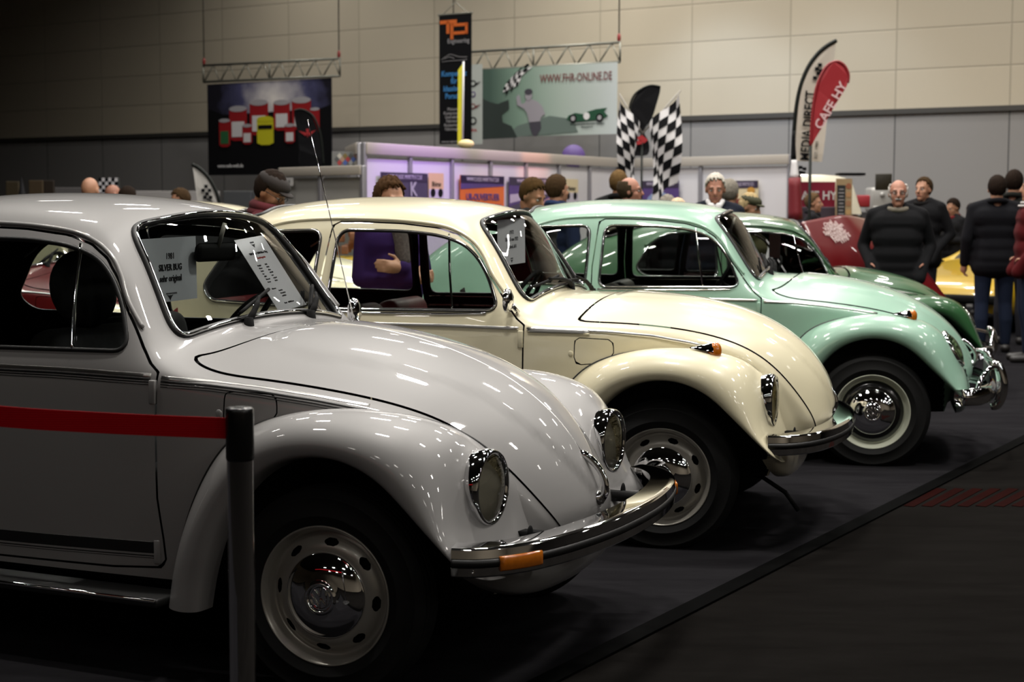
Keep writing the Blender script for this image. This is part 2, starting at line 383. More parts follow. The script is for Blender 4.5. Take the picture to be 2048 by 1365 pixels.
def hull(kind):
    if kind in HULL: return HULL[kind]
    P=hull_net(kind); nr,nc=P.shape[:2]
    us=np.linspace(0,nr-1,(nr-1)*7+1)
    vs=np.r_[np.arange(0,3,1/7),np.arange(3,4,1/6),np.arange(4,6,1/7),np.arange(6,8,1/5),np.arange(8,10,1/3),10]
    S=surf(P,us,vs,symm=True); S[:,0,1]=0
    j3=int(np.argmin(abs(vs-3)))
    A=np.r_[0,np.cumsum(np.linalg.norm(np.diff(S[:,int(j3*.6)],axis=0),axis=1))]   # arc length nose -> tail
    g=grid(S,us,vs); V=np.asarray(g[0]); F=g[1]
    # keep the faces turned outwards
    f=F[len(F)//2]; n=np.cross(V[f[1],:3]-V[f[0],:3],V[f[2],:3]-V[f[0],:3])
    if n[1]<0: F=[q[::-1] for q in F]
    Au=lambda u: np.interp(u,us,A)
    # raised centre panel of the bonnet
    a,b=Au(V[:,3]),V[:,4]*.17
    ap=lambda u:float(Au(u))
    rear=10.15 if kind=='std' else 9.75
    crest=rpoly([(ap(2.9),-.06),(ap(2.9),.06),(ap(4.5),.20),(ap(8.5),.33),(ap(rear-.25),.30),(ap(rear-.25),-.30),(ap(8.5),-.33),(ap(4.5),-.20)],[.04,.04,.3,.3,.14,.14,.3,.3],8)
    sc=sdf(crest,a,b); w=np.clip((.004-sc)/.014,0,1); w=w*w*(3-2*w)
    V=V.copy(); V[:,:3]+=normals((V,F))*(w*.0075*(V[:,3]<rear))[:,None]
    g=(V,F); full=bvh(g)
    if kind=='std': hp=rpoly([(ap(1.75),-.50),(ap(1.75),.50),(ap(11.25),.515),(ap(10.45),.33),(ap(9.95),0),(ap(10.45),-.33),(ap(11.25),-.515)],[.10,.10,.075,.25,.3,.25,.075],10)
    else: hp=rpoly([(ap(1.75),-.50),(ap(1.75),.50),(ap(9.95),.515),(ap(9.9),.40),(ap(9.75),0),(ap(9.9),-.40),(ap(9.95),-.515)],[.10,.10,.14,.12,.1,.12,.14],10)
    wp=rpoly([(ap(12.02),-.512),(ap(12.02),.512),(ap(15.64),.512),(ap(15.9),0),(ap(15.64),-.512)],[.085,.085,.115,.4,.115],10)
    rp=rpoly([(ap(20.75),-.40),(ap(20.75),.40),(ap(22.2),.36),(ap(22.2),-.36)],.08,8)
    fl=rpoly([(-.400,.875),(-.240,.868),(-.232,.795),(-.30,.765),(-.402,.757)],[.022,.022,.03,.03,.03],5)
    out={}
    def cut(g,fs,w=.0035):
        """inside piece, groove between, outside piece"""
        V=np.asarray(g[0]); ins,rest=split(g,fs(V)+w)
        V2=np.asarray(rest[0]); mid,outer=split(rest,fs(V2)-w)
        return ins,push(mid,-.018),outer
    uvs=lambda poly,lo,hi: (lambda V: np.where((V[:,3]>lo)&(V[:,3]<hi),sdf(poly,Au(V[:,3]),V[:,4]*.17),.3))
    sds=lambda poly: (lambda V: np.maximum(sdf(poly,V[:,0],V[:,2]),(3.25-V[:,4])*.2))
    out['hood'],out['hood_gap'],r=cut(g,uvs(hp,.5,11.8),.0075); out['hood']=push(out['hood'],.0035)
    ws,_,r=cut(r,uvs(wp,11.4,17),.0005); out['windshield']=push(ws,-.004)
    rw,_,r=cut(r,uvs(rp,19,24),.0005); out['rear_window']=push(rw,-.004)
    d,out['door_gap'],r=cut(r,sds(DOOR),.0035)
    dw,_,d=cut(d,sds(DOORWIN),.0005); out['door']=d
    line=lambda V:(V[:,0]-(-.946+(V[:,2]-.982)*(-.058/.318)))   # the vent window bar
    a_,b_=split(dw,line(np.asarray(dw[0]))); out['door_window'],out['vent_window']=push(a_,-.006),push(b_,-.006)
    qw,_,r=cut(r,sds(QWIN),.0005); out['quarter_window']=push(qw,-.005)
    out['shell_plain']=r
    out['flap'],out['flap_gap'],r=cut(r,lambda V: np.maximum(sdf(fl,V[:,0],V[:,2]),(5.2-V[:,4])*.2),.002)
    out['shell']=r; out['full']=g; out['bvh']=full; out['us']=us; out['Au']=Au; out['P']=P
    out['polys']=dict(wind=wp,rear=rp,flap=fl,hood=hp)
    inv=lambda q:np.interp(q,A,us)
    out['uv3']=lambda poly:np.array([surf(P,[inv(a)],[abs(b)/.17],symm=True)[0,0]*np.array([1,np.sign(b) if b else 1,1]) for a,b in poly])
    HULL[kind]=out; return out
def weld(g):
    """mirror a half and sew it along the centre plane"""
    V=[tuple(v[:3]) for v in g[0]]; n=len(V); mp={}; W=list(V)
    for i,v in enumerate(V):
        if abs(v[1])<1e-5: mp[i]=i
        else: mp[i]=len(W); W.append((v[0],-v[1],v[2]))
    return W,list(g[1])+[tuple(mp[i] for i in reversed(f)) for f in g[1]]
def side_pair(name,g,m,root,fn=None,label=None):
    """the left and the right copy of a part"""
    L=obj(name,g,m,root); Rr=obj(name,mir(g),m,root)
    if label: L['label']=label; Rr['label']=label
    return L,Rr

FEND={}
def fender_geo(up):
    if up in FEND: return FEND[up]
    P=np.array(FEN+(FEN_UP if up else FEN_SL),float)
    us=np.linspace(0,13,92); vs=np.linspace(0,6,37)
    S=surf(P,us,vs); V=S.reshape(-1,3)
    if up:   # swelling around the upright lamp
        hy,hz=.500,.622
        d=np.hypot(V[:,1]-hy,V[:,2]-hz); t=np.clip((d-.100)/.06,0,1)
        xp=.396-.13*t**1.3; ok=(V[:,0]>.2)&(d<.17)
        k=.022; h=np.clip(.5+.5*(xp-V[:,0])/k,0,1)
        nx=V[:,0]*(1-h)+xp*h+k*h*(1-h)
        V[:,0]=np.where(ok,nx,V[:,0])
    S=V.reshape(S.shape); g=grid(S,us,vs)
    VV=np.asarray(g[0]); f=g[1][len(g[1])//2+18]
    n=normals(g); i=45*37+18
    if n[i][1]<0: g=(g[0],[q[::-1] for q in g[1]])
    FEND[up]=g; return g

def wheel_geo(style):
    tyre=lathe([(.195,-.052),(.212,-.066),(.235,-.073),(.268,-.076),(.292,-.070),(.305,-.061),(.3135,-.046),(.3150,-.043),(.3100,-.039),(.3170,-.034),(.3180,-.014),(.3120,-.012),(.3120,-.008),(.3182,-.006),(.3182,.006),(.3120,.008),(.3120,.012),(.3180,.014),(.3170,.034),(.3100,.039),(.3150,.043),(.3135,.046),(.305,.061),(.292,.070),(.2905,.0725),(.2885,.0712),(.268,.077),(.238,.075),(.2365,.0772),(.2345,.0745),(.214,.068),(.203,.060),(.195,.050)],96,'y')
    rim=lathe([(.2035,.050),(.2075,.061),(.2070,.0655),(.2045,.0672),(.2015,.0655),(.1985,.058),(.1935,.052),(.1895,.042),(.1865,.028),(.1830,.0215),(.1775,.0215),(.1700,.030),(.1580,.0405),(.1460,.0475),(.1340,.0505),(.1220,.0500),(.06,.044)],96,'y')
    well=lathe([(.188,.020),(.13,.012),(.05,.012)],48,'y')
    cap=lathe([(.1265,.047),(.1270,.053),(.1250,.0575),(.1225,.0585),(.1195,.0600),(.1140,.0645),(.1000,.0735),(.0830,.0815),(.0660,.0865),(.0535,.0880),(.0490,.0905),(.0455,.0945),(.0420,.0955),(.0390,.0940),(.0372,.0890),(.0360,.0865),(.02,.0862),(.0003,.0862)],72,'y')
    return tyre,rim,well,cap
def emblem_geo():
    """ring with two stacked letter strokes, raised on the hub cap"""
    gs=[]
    def bar(a,b,w=.0042):
        a=np.array(a);b=np.array(b); d=b-a; L=np.linalg.norm(d); c=(a+b)/2; an=math.atan2(d[1],d[0])
        gs.append(xf(box(L+w*.6,.004,w,bev=.0006,seg=1),(c[0],.0885,c[1]),(0,-an,0)))
    r=.031
    bar((-.0105,.029),(0,.004)); bar((.0105,.029),(0,.004))
    bar((-.025,.018),(-.011,-.026)); bar((-.011,-.026),(0,-.002)); bar((0,-.002),(.011,-.026)); bar((.011,-.026),(.025,.018))
    t=[(r*math.cos(a),.0885,r*math.sin(a)) for a in np.linspace(0,2*PI,40,endpoint=False)]
    gs.append(tube(t,.0018,True,6))
    return join(*gs)
RAIL=bez([(-.722,1.055),(-.783,1.133),(-.837,1.219),(-.889,1.276),(-.962,1.322),(-1.06,1.351),(-1.23,1.370),(-1.42,1.377),(-1.57,1.377),(-1.75,1.368),(-1.88,1.345),(-2.02,1.296),(-2.15,1.222)],6)
WG={}
def add_wheel(root,x,side,cfg,steer=0,turn=0):
    style=cfg['rim']
    if 'w' not in WG: WG['w']=wheel_geo('x')
    tyre,rim,well,cap=WG['w']
    y0=.660*side
    def place(g):
        g=xf(g,rot=(0,turn,0))
        if side<0: g=xf(g,rot=(0,0,PI))
        g=xf(g,rot=(0,0,steer)); return xf(g,(x,y0,.307+cfg.get('drop',0)))
    w=obj('wheel',place(tyre),M['tyre'],root,label='black rubber tyre on a steel rim')
    V=np.asarray(rim[0]); 
    if style=='slots':
        a=np.arctan2(V[:,2],V[:,0]); rr=np.hypot(V[:,0],V[:,2]); s=np.full(len(V),.2)
        for k in range(8):
            d=(a-(k+.5)*PI/4+PI)%(2*PI)-PI; u=np.abs(d)*.157; u=np.maximum(u-.0125,0)
            s=np.minimum(s,np.hypot(u,rr-.157)-.0105)
        rg=split((np.hstack([V]),rim[1]),s)[1]
        obj('rim',place(rg),M['rim_grey'],w)
    else:
        rg=split((V,rim[1]),np.hypot(V[:,0],V[:,2])-.172)
        obj('rim',place(rg[1]),cfg['rim_mat'],w,label='pale painted outer rim'); obj('rim',place(rg[0]),M['black_gloss'],w,label='black inner rim')
    obj('drum',place(well),M['black'],w)
    obj('hub_cap',place(join(cap,emblem_geo())),M['chrome'],w,auto=50,label='domed chrome hub cap with raised round emblem')
    return w

def bumper_path():
    pts=[(.447,.785),(.505,.765),(.560,.715),(.612,.635),(.655,.52),(.690,.36),(.712,.18),(.718,0)]
    P=bez(pts,5); P=np.vstack([P,P[-2::-1]*np.array([1,-1])]); return P
def make_car(cfg):
    H=hull(cfg['hood']); root=empty('car',(cfg['loc'][0],cfg['loc'][1],-cfg.get('drop',0)),cfg['rz'],cfg['label'],'car',cfg.get('group','classic cars lined up side by side'))
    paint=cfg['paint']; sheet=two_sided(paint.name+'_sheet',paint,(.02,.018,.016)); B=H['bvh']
    chrome,blk,rub=M['chrome'],M['black'],M['rubber']
    # --- body: shell, bonnet, doors, glass
    old=cfg['lamp']!='up'; sh=weld(H['shell_plain'] if old else H['shell']); gap=join(weld(H['hood_gap']),both(H['door_gap']))
    V=np.asarray(sh[0]); fm=[]
    for f in sh[1]:
        c=V[list(f)].mean(0); fm.append(1 if (c[2]<.78 and c[0]<.40 and (math.hypot(c[0],c[2]-.307)<.46 or math.hypot(c[0]+2.4,c[2]-.307)<.42)) else 0)
    body=obj('body_shell',sh,[sheet,blk],root,fm=fm)
    obj('panel_gap',gap,blk,body)
    obj('hood',weld(H['hood']),sheet,root)
    dl,dr=side_pair('door',H['door'],sheet,root)
    g=glass; tint=M['glass']
    obj('windshield',weld(H['windshield']),tint,root)
    obj('rear_window',weld(H['rear_window']),tint,root)
    for d,fn in ((dl,lambda q:q),(dr,mir)):
        if cfg.get('open_window') is None: obj('door_window',fn(H['door_window']),tint,d)
        obj('vent_window',fn(H['vent_window']),tint,d)
    side_pair('quarter_window',H['quarter_window'],tint,root)
    if not old: fl=obj('fuel_flap',mir(H['flap']),sheet,root); obj('panel_gap',mir(H['flap_gap']),blk,fl)
    # finger dip beside the flap
    # --- window seals and bright trims
    wp=H['uv3'](dens(H['polys']['wind'],.02)); rp=H['uv3'](dens(H['polys']['rear'],.02))
    for nm,loop in (('windshield_seal',wp),('rear_window_seal',rp)):
        s=obj(nm,tube(loop,.0125,True,8),rub,root)
        if cfg['bright']: obj('trim_strip',tube(loop*1+np.array([.010 if nm[0]=='w' else -.010,0,.004]),.0050,True,6),chrome,s)
    for d,fn in ((dl,lambda q:q),(dr,mir)):
        P,N=on_side(B,dens(DOORWIN,.015))
        obj('window_seal',fn(tube(P-.002*N,.0085,True,8)),rub,d)
        a,_=on_side(B,[(-.946,.985),(-.960,1.06),(-.978,1.16),(-1.003,1.312)])
        obj('vent_bar',fn(tube(bez(a,4),.0085,False,8,flat=.6)),chrome if cfg['bright'] else M['satin'],d)
        if cfg['sidetrim']: obj('trim_strip',fn(tube(P+.006*N,.0042,True,6)),chrome,d)
        # vent window inner frame
        vp=[p for p in dens(DOORWIN,.015) if p[0]>-.946+(p[1]-.982)*(-.182)+.012]
        k_=int(np.argmax([np.hypot(*(vp[i]-vp[i-1])) for i in range(len(vp))])); vp=vp[k_:]+vp[:k_]
        a,_=on_side(B,vp)
        if len(a)>3: obj('vent_frame',fn(tube(a-.010*np.array([0,1,0]),.006,False,6)),M['satin'],d)
        for z in (.865,.365):   # hinges
            a,_=on_side(B,[(-.632,z)]); obj('hinge',fn(box(.024,.018,.075,tuple(a[0]-np.array([0,.004,0])),.004)),paint,d)
        P2,N2=on_side(B,[(-1.40,.865),(-1.52,.865)])
        obj('door_handle',fn(join(tube([P2[0],P2[0]+.035*N2[0],P2[1]+.035*N2[1],P2[1]],.011,False,8),ball(P2[1]+.018*N2[1],.018))),chrome,d)
    for fn in (lambda q:q,mir):
        P,N=on_side(B,dens(QWIN,.015)); o=obj('window_seal',fn(tube(P-.002*N,.0095,True,8)),rub,root)
        if cfg['sidetrim']: obj('trim_strip',fn(tube(P+.007*N,.0042,True,6)),chrome,o)
        P,N=on_side(B,RAIL)
        obj('drip_rail',fn(tube(P+.003*N,.0075,False,8)),paint,root)
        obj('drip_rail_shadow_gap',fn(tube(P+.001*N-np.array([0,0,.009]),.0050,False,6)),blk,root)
    # --- belt mouldings
    def molding(xz,w,m,name='belt_molding',t=.006,par=None):
        xz=dens(np.array(xz),.03,False)
        for fn in (lambda q:q,mir):
            P,N=on_side(B,xz)
            if len(P)<2: continue
            pr=[(-w,0),(-w*.9,t*.6),(-w*.45,t),(w*.45,t),(w*.9,t*.6),(w,0)]
            obj(name,fn(sweep(P,pr,N)),m,par or root)
    front=[(-.605,.906),(-.46,.899),(-.30,.884),(-.13,.862),(.02,.838)] if cfg['hood']=='std' else [(-.605,.910),(-.40,.906),(-.25,.899),(-.08,.884),(.08,.855),(.13,.842)]
    door_l=[(-.640,.912),(-1.0,.918),(-1.30,.918),(-1.57,.916)]; rearl=[(-1.60,.916),(-1.9,.905),(-2.15,.885)]
    if cfg['belt']=='striped':
        for dz,w,mm in ((.004,.0065,M['alu']),(-.008,.0038,M['stripe']),(-.0165,.0022,M['stripe']),(-.024,.0015,M['stripe'])):
            for ln in (front[:4]+[(.03,.836)],door_l,rearl): molding([(x,z+dz) for x,z in ln],w,mm,t=.006 if w>.007 else .001,name='belt_molding' if w>.007 else 'pinstripe')
        for z0,w in ((.352,.019),(.325,.002),(.318,.001)):
            molding([(-.63,z0+.026),(-1.0,z0+.020),(-1.50,z0+.015)],w,M['stripe'],name='rocker_stripe',t=.001)
    else:
        if cfg['hood']!='std': molding([(-.60,.907),(-.48,.904),(-.34,.899)],.013,M['alu'],t=.008)
        for ln in (front,door_l,rearl): molding(ln,.0075,M['alu'],t=.007)
        # bright sill under the window
        molding([(-.79,.972),(-1.0,.966),(-1.30,.964),(-1.55,.966)],.0055,chrome,t=.006,name='window_sill_trim')
    # --- bonnet strip and handle
    us=np.linspace(4.05 if cfg['hood']=='std' else 3.5,9.7 if cfg['hood']=='std' else 9.3,60)
    C=surf(H['P'],us,[0],symm=True)[:,0]; T=np.gradient(C,axis=0); Nn=np.stack([T[:,2],0*T[:,0],-T[:,0]],1); Nn/=np.linalg.norm(Nn,axis=1)[:,None]; Nn*=np.sign(Nn[:,2:3])+(Nn[:,2:3]==0)
    C=C+Nn*.0055
    if cfg['strip']: obj('hood_strip',sweep(C,[(-.0065,-.002),(-.005,.004),(0,.0065),(.005,.004),(.0065,-.002)],Nn),M['alu'],root)
    hx,hz=(.0,.0) if cfg['hood']=='std' else (.045,.01)
    hp=bez([(.498+hx,0,.650+hz),(.530+hx,0,.650+hz),(.568+hx,0,.622+hz),(.594+hx,0,.580+hz),(.597+hx,0,.540+hz),(.578+hx,0,.510+hz)],6)
    obj('hood_handle',join(tube(hp,[.012-.004*math.sin(i/len(hp)*PI) for i in range(len(hp))],False,10,flat=1.5),ball((.577+hx,0,.518+hz),(.016,.026,.024)),ball((.500+hx,0,.650+hz),(.016,.02,.016))),chrome,root)
    # --- fenders
    up=cfg['lamp']=='up'; FG=fender_geo(up)
    rearF=[(-2.4-v[0]*1.02-.02,v[1]*1.0+.01,v[2]) for v in fender_geo(False)[0]]; rearF=(rearF,[tuple(reversed(f)) for f in FG[1]])
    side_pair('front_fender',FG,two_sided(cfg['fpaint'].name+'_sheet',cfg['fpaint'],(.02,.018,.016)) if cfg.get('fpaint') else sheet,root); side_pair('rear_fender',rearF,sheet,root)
    # black beading where the fender meets the body
    bead=[]
    for i in range(6,70,2):
        rowv=np.asarray(FG[0])[i*37:(i+1)*37,:3]; prev=None
        for p in rowv[:20]:
            p_,n_,_,_=B.find_nearest(Vector(p[:3])); s=(Vector(p[:3])-p_).dot(n_) if n_.y>-.2 else -1
            if prev is not None and prev[1]<0<=s:
                t=prev[1]/(prev[1]-s); bead.append(prev[0]+(p[:3]-prev[0])*t); break
            prev=(p[:3],s)
    if len(bead)>6: side_pair('fender_beading',tube(bez(np.array(bead),3),.0055,False,6),rub,root)
    # --- lamps
    for s in (1,-1):
        if up:
            c=(.0,.500*s,.640); bez_p=[(.104,.405),(.1085,.420),(.1085,.447),(.1060,.4575),(.1000,.4610),(.0945,.4585),(.0915,.452)]
            bkt=lathe([(.1085,.28),(.1085,.395),(.1125,.405),(.1135,.422),(.1115,.438),(.1060,.4450),(.0990,.4430),(.0950,.435)],48,'x')
            hl=obj('headlight',xf(bkt,(0,.500*s,.622)),chrome,root,label='chrome headlight ring')
            obj('lens',xf(lathe([(.0965,.436),(.08,.4450),(.055,.4515),(.03,.4545),(.0005,.4555)],40,'x'),(0,.5*s,.622)),M['lens'],hl)
            obj('reflector',xf(lathe([(.0950,.434),(.0860,.412),(.066,.388),(.04,.372),(.0005,.366)],40,'x'),(0,.5*s,.622)),M['reflector'],hl)
            obj('bulb_cover',xf(ball((.392,0,0),.016),(0,.5*s,.622)),chrome,hl)
        else:
            an=math.radians(-30); cc=(.432,.500*s,.645)
            P0=lambda g: xf(g,cc,(0,an,.10*s))
            hl=obj('headlight',P0(lathe([(.1080,-.05),(.1130,-.012),(.1150,.004),(.1120,.016),(.1050,.020),(.0990,.014)],48,'x')),chrome,root,label='sloping chrome headlight ring')
            obj('lens',P0(lathe([(.1000,.012),(.085,.026),(.055,.038),(.03,.043),(.0005,.045)],40,'x')),M['lens'],hl)
            obj('reflector',P0(lathe([(.0980,.010),(.085,-.012),(.06,-.03),(.0005,-.04)],40,'x')),M['reflector'],hl)
        obj('horn_grille',xf(ball((0,0,0),(.006,.020,.028)),(.513,.395*s,.470 if up else .50)),blk,root)
        if cfg['fender_lamp']:
            q=(.175,.625*s,.853)
            sec=[(0.0,.004,.004),(.03,.020,.014),(.06,.027,.026),(.09,.031,.036),(.105,.032,.038)]
            Vt=[];Ft=[]
            for (xx,w,hh) in sec:
                for k in range(9): a=PI*k/8; Vt.append((q[0]-.075+xx,q[1]+w*math.cos(a),q[2]-.012-(xx-.03)*.13+hh*math.sin(a)))
            for i in range(len(sec)-1):
                for k in range(8): Ft.append((i*9+k,(i+1)*9+k,(i+1)*9+k+1,i*9+k+1))
            tl=obj('turn_signal',(Vt,Ft),chrome,root,label='chrome fender-top turn signal')
            obj('lens',xf(ball((0,0,0),(.030,.031,.040)),(q[0]+.030,q[1],q[2]-.020),(0,.13,0)),M['amber'],tl,label='amber lens')
    # --- bumper
    if cfg['bumper']=='box':
        P2=bumper_path()*np.array([1,cfg.get('bw',1)]); zc=.459+cfg.get('bdz',0); P=np.c_[P2,np.full(len(P2),zc)]
        T=np.gradient(P,axis=0); N=np.stack([-T[:,1],T[:,0],0*T[:,0]],1); N/=np.linalg.norm(N,axis=1)[:,None]; N*=np.where((N*np.c_[np.ones(len(P)),P2[:,1],np.zeros(len(P))]).sum(1)<0,-1,1)[:,None]
        def prof(pts): return [(a,b) for a,b in pts]
        up_=sweep(P,[(-.040,-.085),(-.042,-.02),(-.041,-.006),(-.036,.000),(-.013,.003),(-.011,-.002),(.011,-.002),(.013,.003),(.036,.000),(.041,-.006),(.042,-.035),(.039,-.035),(.036,-.008),(-.036,-.008),(-.039,-.085)],N)
        bp=obj('bumper',up_,chrome,root,auto=40)
        # make sure the deep flange is on top
        zz=np.asarray(up_[0])[:,2]
        obj('rubber_strip',sweep(P+N*.001,[(-.0105,-.004),(-.0105,.003),(0,.006),(.0105,.003),(.0105,-.004)],N),rub,bp)
        for s in (1,-1):
            if cfg['bumper_lamp']:
                i0=np.argmin(abs(P2[:,1]*s-.715)); i1=np.argmin(abs(P2[:,1]*s-.585)); ii=range(min(i0,i1),max(i0,i1)+1)
                Q=dens(P[list(ii)],.012,False); Tq=np.gradient(Q,axis=0); Nq=np.stack([-Tq[:,1],Tq[:,0],0*Tq[:,0]],1); Nq/=np.linalg.norm(Nq,axis=1)[:,None]; Nq*=np.sign(Nq[:,:1])
                ts=obj('turn_signal',sweep(Q-np.array([0,0,.004]),[(-.021,-.004),(-.021,.008),(-.016,.012),(.016,.012),(.021,.008),(.021,-.004)],Nq),M['amber'],bp,label='amber turn signal let into the bumper')
            obj('bumper_bracket',box(.18,.045,.030,(.555,.36*s,zc)),blk,bp)
            obj('bolt',xf(ball((0,0,0),(.004,.009,.009)),tuple(P[np.argmin(abs(P2[:,1]*s-.765))]+N[np.argmin(abs(P2[:,1]*s-.765))]*.002-np.array([0,0,.026]))),chrome,bp)
        rb=[(-3.12-(x-.718)*-.55,y) for x,y in P2]; Pr=np.array([(-3.13+(.718-p[0])*.9,p[1],.459) for p in P]); Nr=N*np.array([-1,1,1])
        obj('bumper',sweep(Pr,[(-.042,-.03),(-.04,0),(.04,0),(.042,-.03)],Nr),chrome,root)
    else:
        for e,xs in ((1,lambda x:x),(-1,lambda x:-2.42-x)):
            pts=bez([(.435,.735),(.50,.735),(.555,.690),(.605,.60),(.650,.46),(.680,.28),(.690,0)],5); pts=np.vstack([pts,pts[-2::-1]*np.array([1,-1])])
            P=np.array([(xs(x),y,.400) for x,y in pts])
            rad=np.array([.040+.006*min(1,abs(abs(y)-.735)/.1) for x,y in pts]); rad[0]=rad[-1]=.022
            T,_,_=frames(P); N=np.stack([-T[:,1],T[:,0],0*T[:,0]],1); N*=np.where((N[:,0]*e<0)[:,None],-1,1)
            Vb=[];Fb=[];m=10
            for i in range(len(P)):
                for k in range(m):
                    a=-PI/2+PI*k/(m-1); Vb.append(tuple(P[i]+N[i]*(.034*math.cos(a)-.015)+np.array([0,0,rad[i]*1.15*math.sin(a)])))
            for i in range(len(P)-1):
                for k in range(m-1): Fb.append((i*m+k,(i+1)*m+k,(i+1)*m+k+1,i*m+k+1))
            bp=obj('bumper',(Vb,Fb),chrome,root)
            for s in (1,-1):
                gp=bez([(xs(.655),.40*s,.315),(xs(.692),.40*s,.33),(xs(.715),.40*s,.40),(xs(.712),.40*s,.475),(xs(.690),.40*s,.545),(xs(.655),.40*s,.560)],5)
                obj('overrider',tube(gp,[.016+.016*math.sin(PI*(i+1)/(len(gp)+1)) for i in range(len(gp))],False,10),chrome,bp)
                bw=bez([(xs(.69),.40*s,.520),(xs(.675),.47*s,.548),(xs(.635),.555*s,.550),(xs(.585),.635*s,.500),(xs(.556),.675*s,.425)],6)
                obj('towel_bar',tube(bw,.0125,False,8),chrome,bp)
            obj('towel_bar',tube(bez([(xs(.690),.40,.525),(xs(.705),.2,.525),(xs(.710),0,.525),(xs(.705),-.2,.525),(xs(.690),-.40,.525)],5),.0125,False,8),chrome,bp)
        obj('license_plate',xf(box(.008,.40,.105,bev=.002),(.66,0,.475)),M['plate'],root)
    # --- front apron below the bumper
    dx=0. if cfg['lamp']=='up' else .035
    AP=[]
    for y in np.linspace(-.66,.66,23):
        k=abs(y)/.66; x0=.520+dx-.030*k**2; zb=.245+.150*k**2.6; zt=.47-.03*k
        AP.append([(x0-.03,y,zt),(x0,y,zt-.03),(x0+.004,y,(zt+zb)/2+.02),(x0-.012,y,zb+.035),(x0-.040,y,zb),(x0-.075,y,zb-.003)])
    Sa=surf(np.array(AP),np.linspace(0,22,45),np.linspace(0,5,16)); ga=grid(Sa)
    nn=normals(ga)
    if nn[len(nn)//2][0]<0: ga=(ga[0],[q[::-1] for q in ga[1]])
    obj('front_apron',ga,sheet,root)
    # --- running boards, floor, wheels
    for s in (1,-1):
        rbd=obj('running_board',box(1.40,.135,.028,(-1.245,.712*s,.236),.008),M['rubber'],root)
        obj('chrome_edge',tube([(-.552,.779*s,.245),(-1.93,.779*s,.245)],.007,False,8),chrome,rbd)
    obj('floor_pan',box(2.9,1.16,.05,(-1.22,0,.255),.02),blk,root)
    obj('front_axle',join(tube([(0,-.60,.30),(0,.60,.30)],.045,False,10),tube([(.02,-.55,.22),(.02,.55,.22)],.02,False,8)),blk,root)
    if cfg.get('jack'): obj('tow_eye',tube([(.10,-.30,.29),(.36,-.30,.26),(.47,-.33,.20),(.53,-.36,.13)],.010,False,8),blk,root)
    obj('engine_cover',box(.7,.8,.35,(-2.62,0,.42),.1),blk,root)
    for x,st in ((0,cfg['steer']),(-2.4,0)):
        for s in (1,-1): add_wheel(root,x,s,cfg,st,cfg['turn'] if x==0 else .3)
    # --- cabin
    seatm=cfg['seat']
    for s in (1,-1):
        sx=cfg.get('seatx',0) if s<0 else cfg.get('seatd',0); sz=-.05 if cfg['headrest'] else -.10
        st=obj('seat',join(xf(box(.50,.47,.16,bev=.06,seg=4),(-1.22+sx,.29*s,.53+sz),(0,-.12,0)),xf(box(.13,.46,.56,bev=.055,seg=4),(-1.50+sx,.29*s,.80+sz),(0,-.24,0))),seatm,root)
        if cfg['headrest']: obj('headrest',xf(ball((0,0,0),(.065,.155,.135),24,14),(-1.55+sx,.29*s,1.150),(0,-.20,0)),seatm,st); 
        if cfg['headrest']: obj('headrest_post',tube([(-1.55+sx,.29*s,1.0),(-1.55+sx,.29*s,1.12)],.008),chrome,st)
    obj('rear_seat',join(box(.45,1.08,.16,(-2.02,0,.56),.06),xf(box(.14,1.06,.50,bev=.05),(-2.28,0,.74),(0,-.35,0))),seatm,root)
    obj('dashboard',join(box(.14,1.00,.20,(-.70,0,.86),.05),box(.08,.90,.025,(-.68,0,.968),.012)),cfg['dash'],root)
    swc=np.array((-.93,.30,.955)); R_=Matrix.Rotation(-1.05,3,'Y')
    ring=[tuple(swc+np.array(R_@Vector((.185*math.cos(a),.185*math.sin(a),0)))) for a in np.linspace(0,2*PI,36,endpoint=False)]
    obj('steering_wheel',join(tube(ring,.011,True,8),*[tube([tuple(swc+np.array(R_@Vector((.18*math.cos(a),.18*math.sin(a),0)))),tuple(swc)],.011) for a in (0.2,PI-.2,-PI/2)],ball(tuple(swc),.03),tube([tuple(swc),(-.68,.30,.84)],.02)),cfg.get('swheel',blk),root)
    inner=push(H['full'],-.03); Vi=np.asarray(inner[0]); # headliner: the cabin seen from inside
    keep=[f for f in inner[1] if Vi[f[0],3]>15.9 and Vi[f[0],3]<20.7 and Vi[f[0],4]<3.6]
    hl=weld((Vi,[tuple(f) for f in keep])); used=sorted({i for f in hl[1] for i in f}); mp={a:b for b,a in enumerate(used)}
    obj('headliner',([hl[0][i] for i in used],[tuple(mp[i] for i in f) for f in hl[1]]),cfg['liner'],root)
    mi=obj('inside_mirror',xf(box(.03,.23,.065,bev=.018,seg=3),(-.86+cfg.get('mirx',0),0,1.275),(0,.15,0)),blk,root); obj('stem',tube([(-.82+cfg.get('mirx',0)*.5,0,1.375),(-.85+cfg.get('mirx',0),0,1.29)],.008),M['satin'],mi)
    # --- wipers
    for yy,ba,bb in cfg['wipers']:
        p0,_=cast(B,(-.592,abs(yy),2),(0,0,-1)); p0=np.array([-.592,yy,p0[2]])
        e=[]
        for y_,z_ in [(ba[0]+(bb[0]-ba[0])*k/6,ba[1]+(bb[1]-ba[1])*k/6) for k in range(7)]:
            q,n=cast(B,(.5,abs(y_),z_),(-1,0,0)); n=n*np.sign(n[0]); n[1]*=1 if y_>=0 else -1
            e.append(np.array([q[0],y_,q[2]])+n*.022)
        e=np.array(e); mid=e[3]+np.array([.016,0,.014]); sh=p0+np.array([.004,(mid[1]-yy)*.18,.034])
        a=bez([p0+np.array([0,0,.012]),sh,(sh+mid)/2+np.array([.006,0,.006]),mid],5)
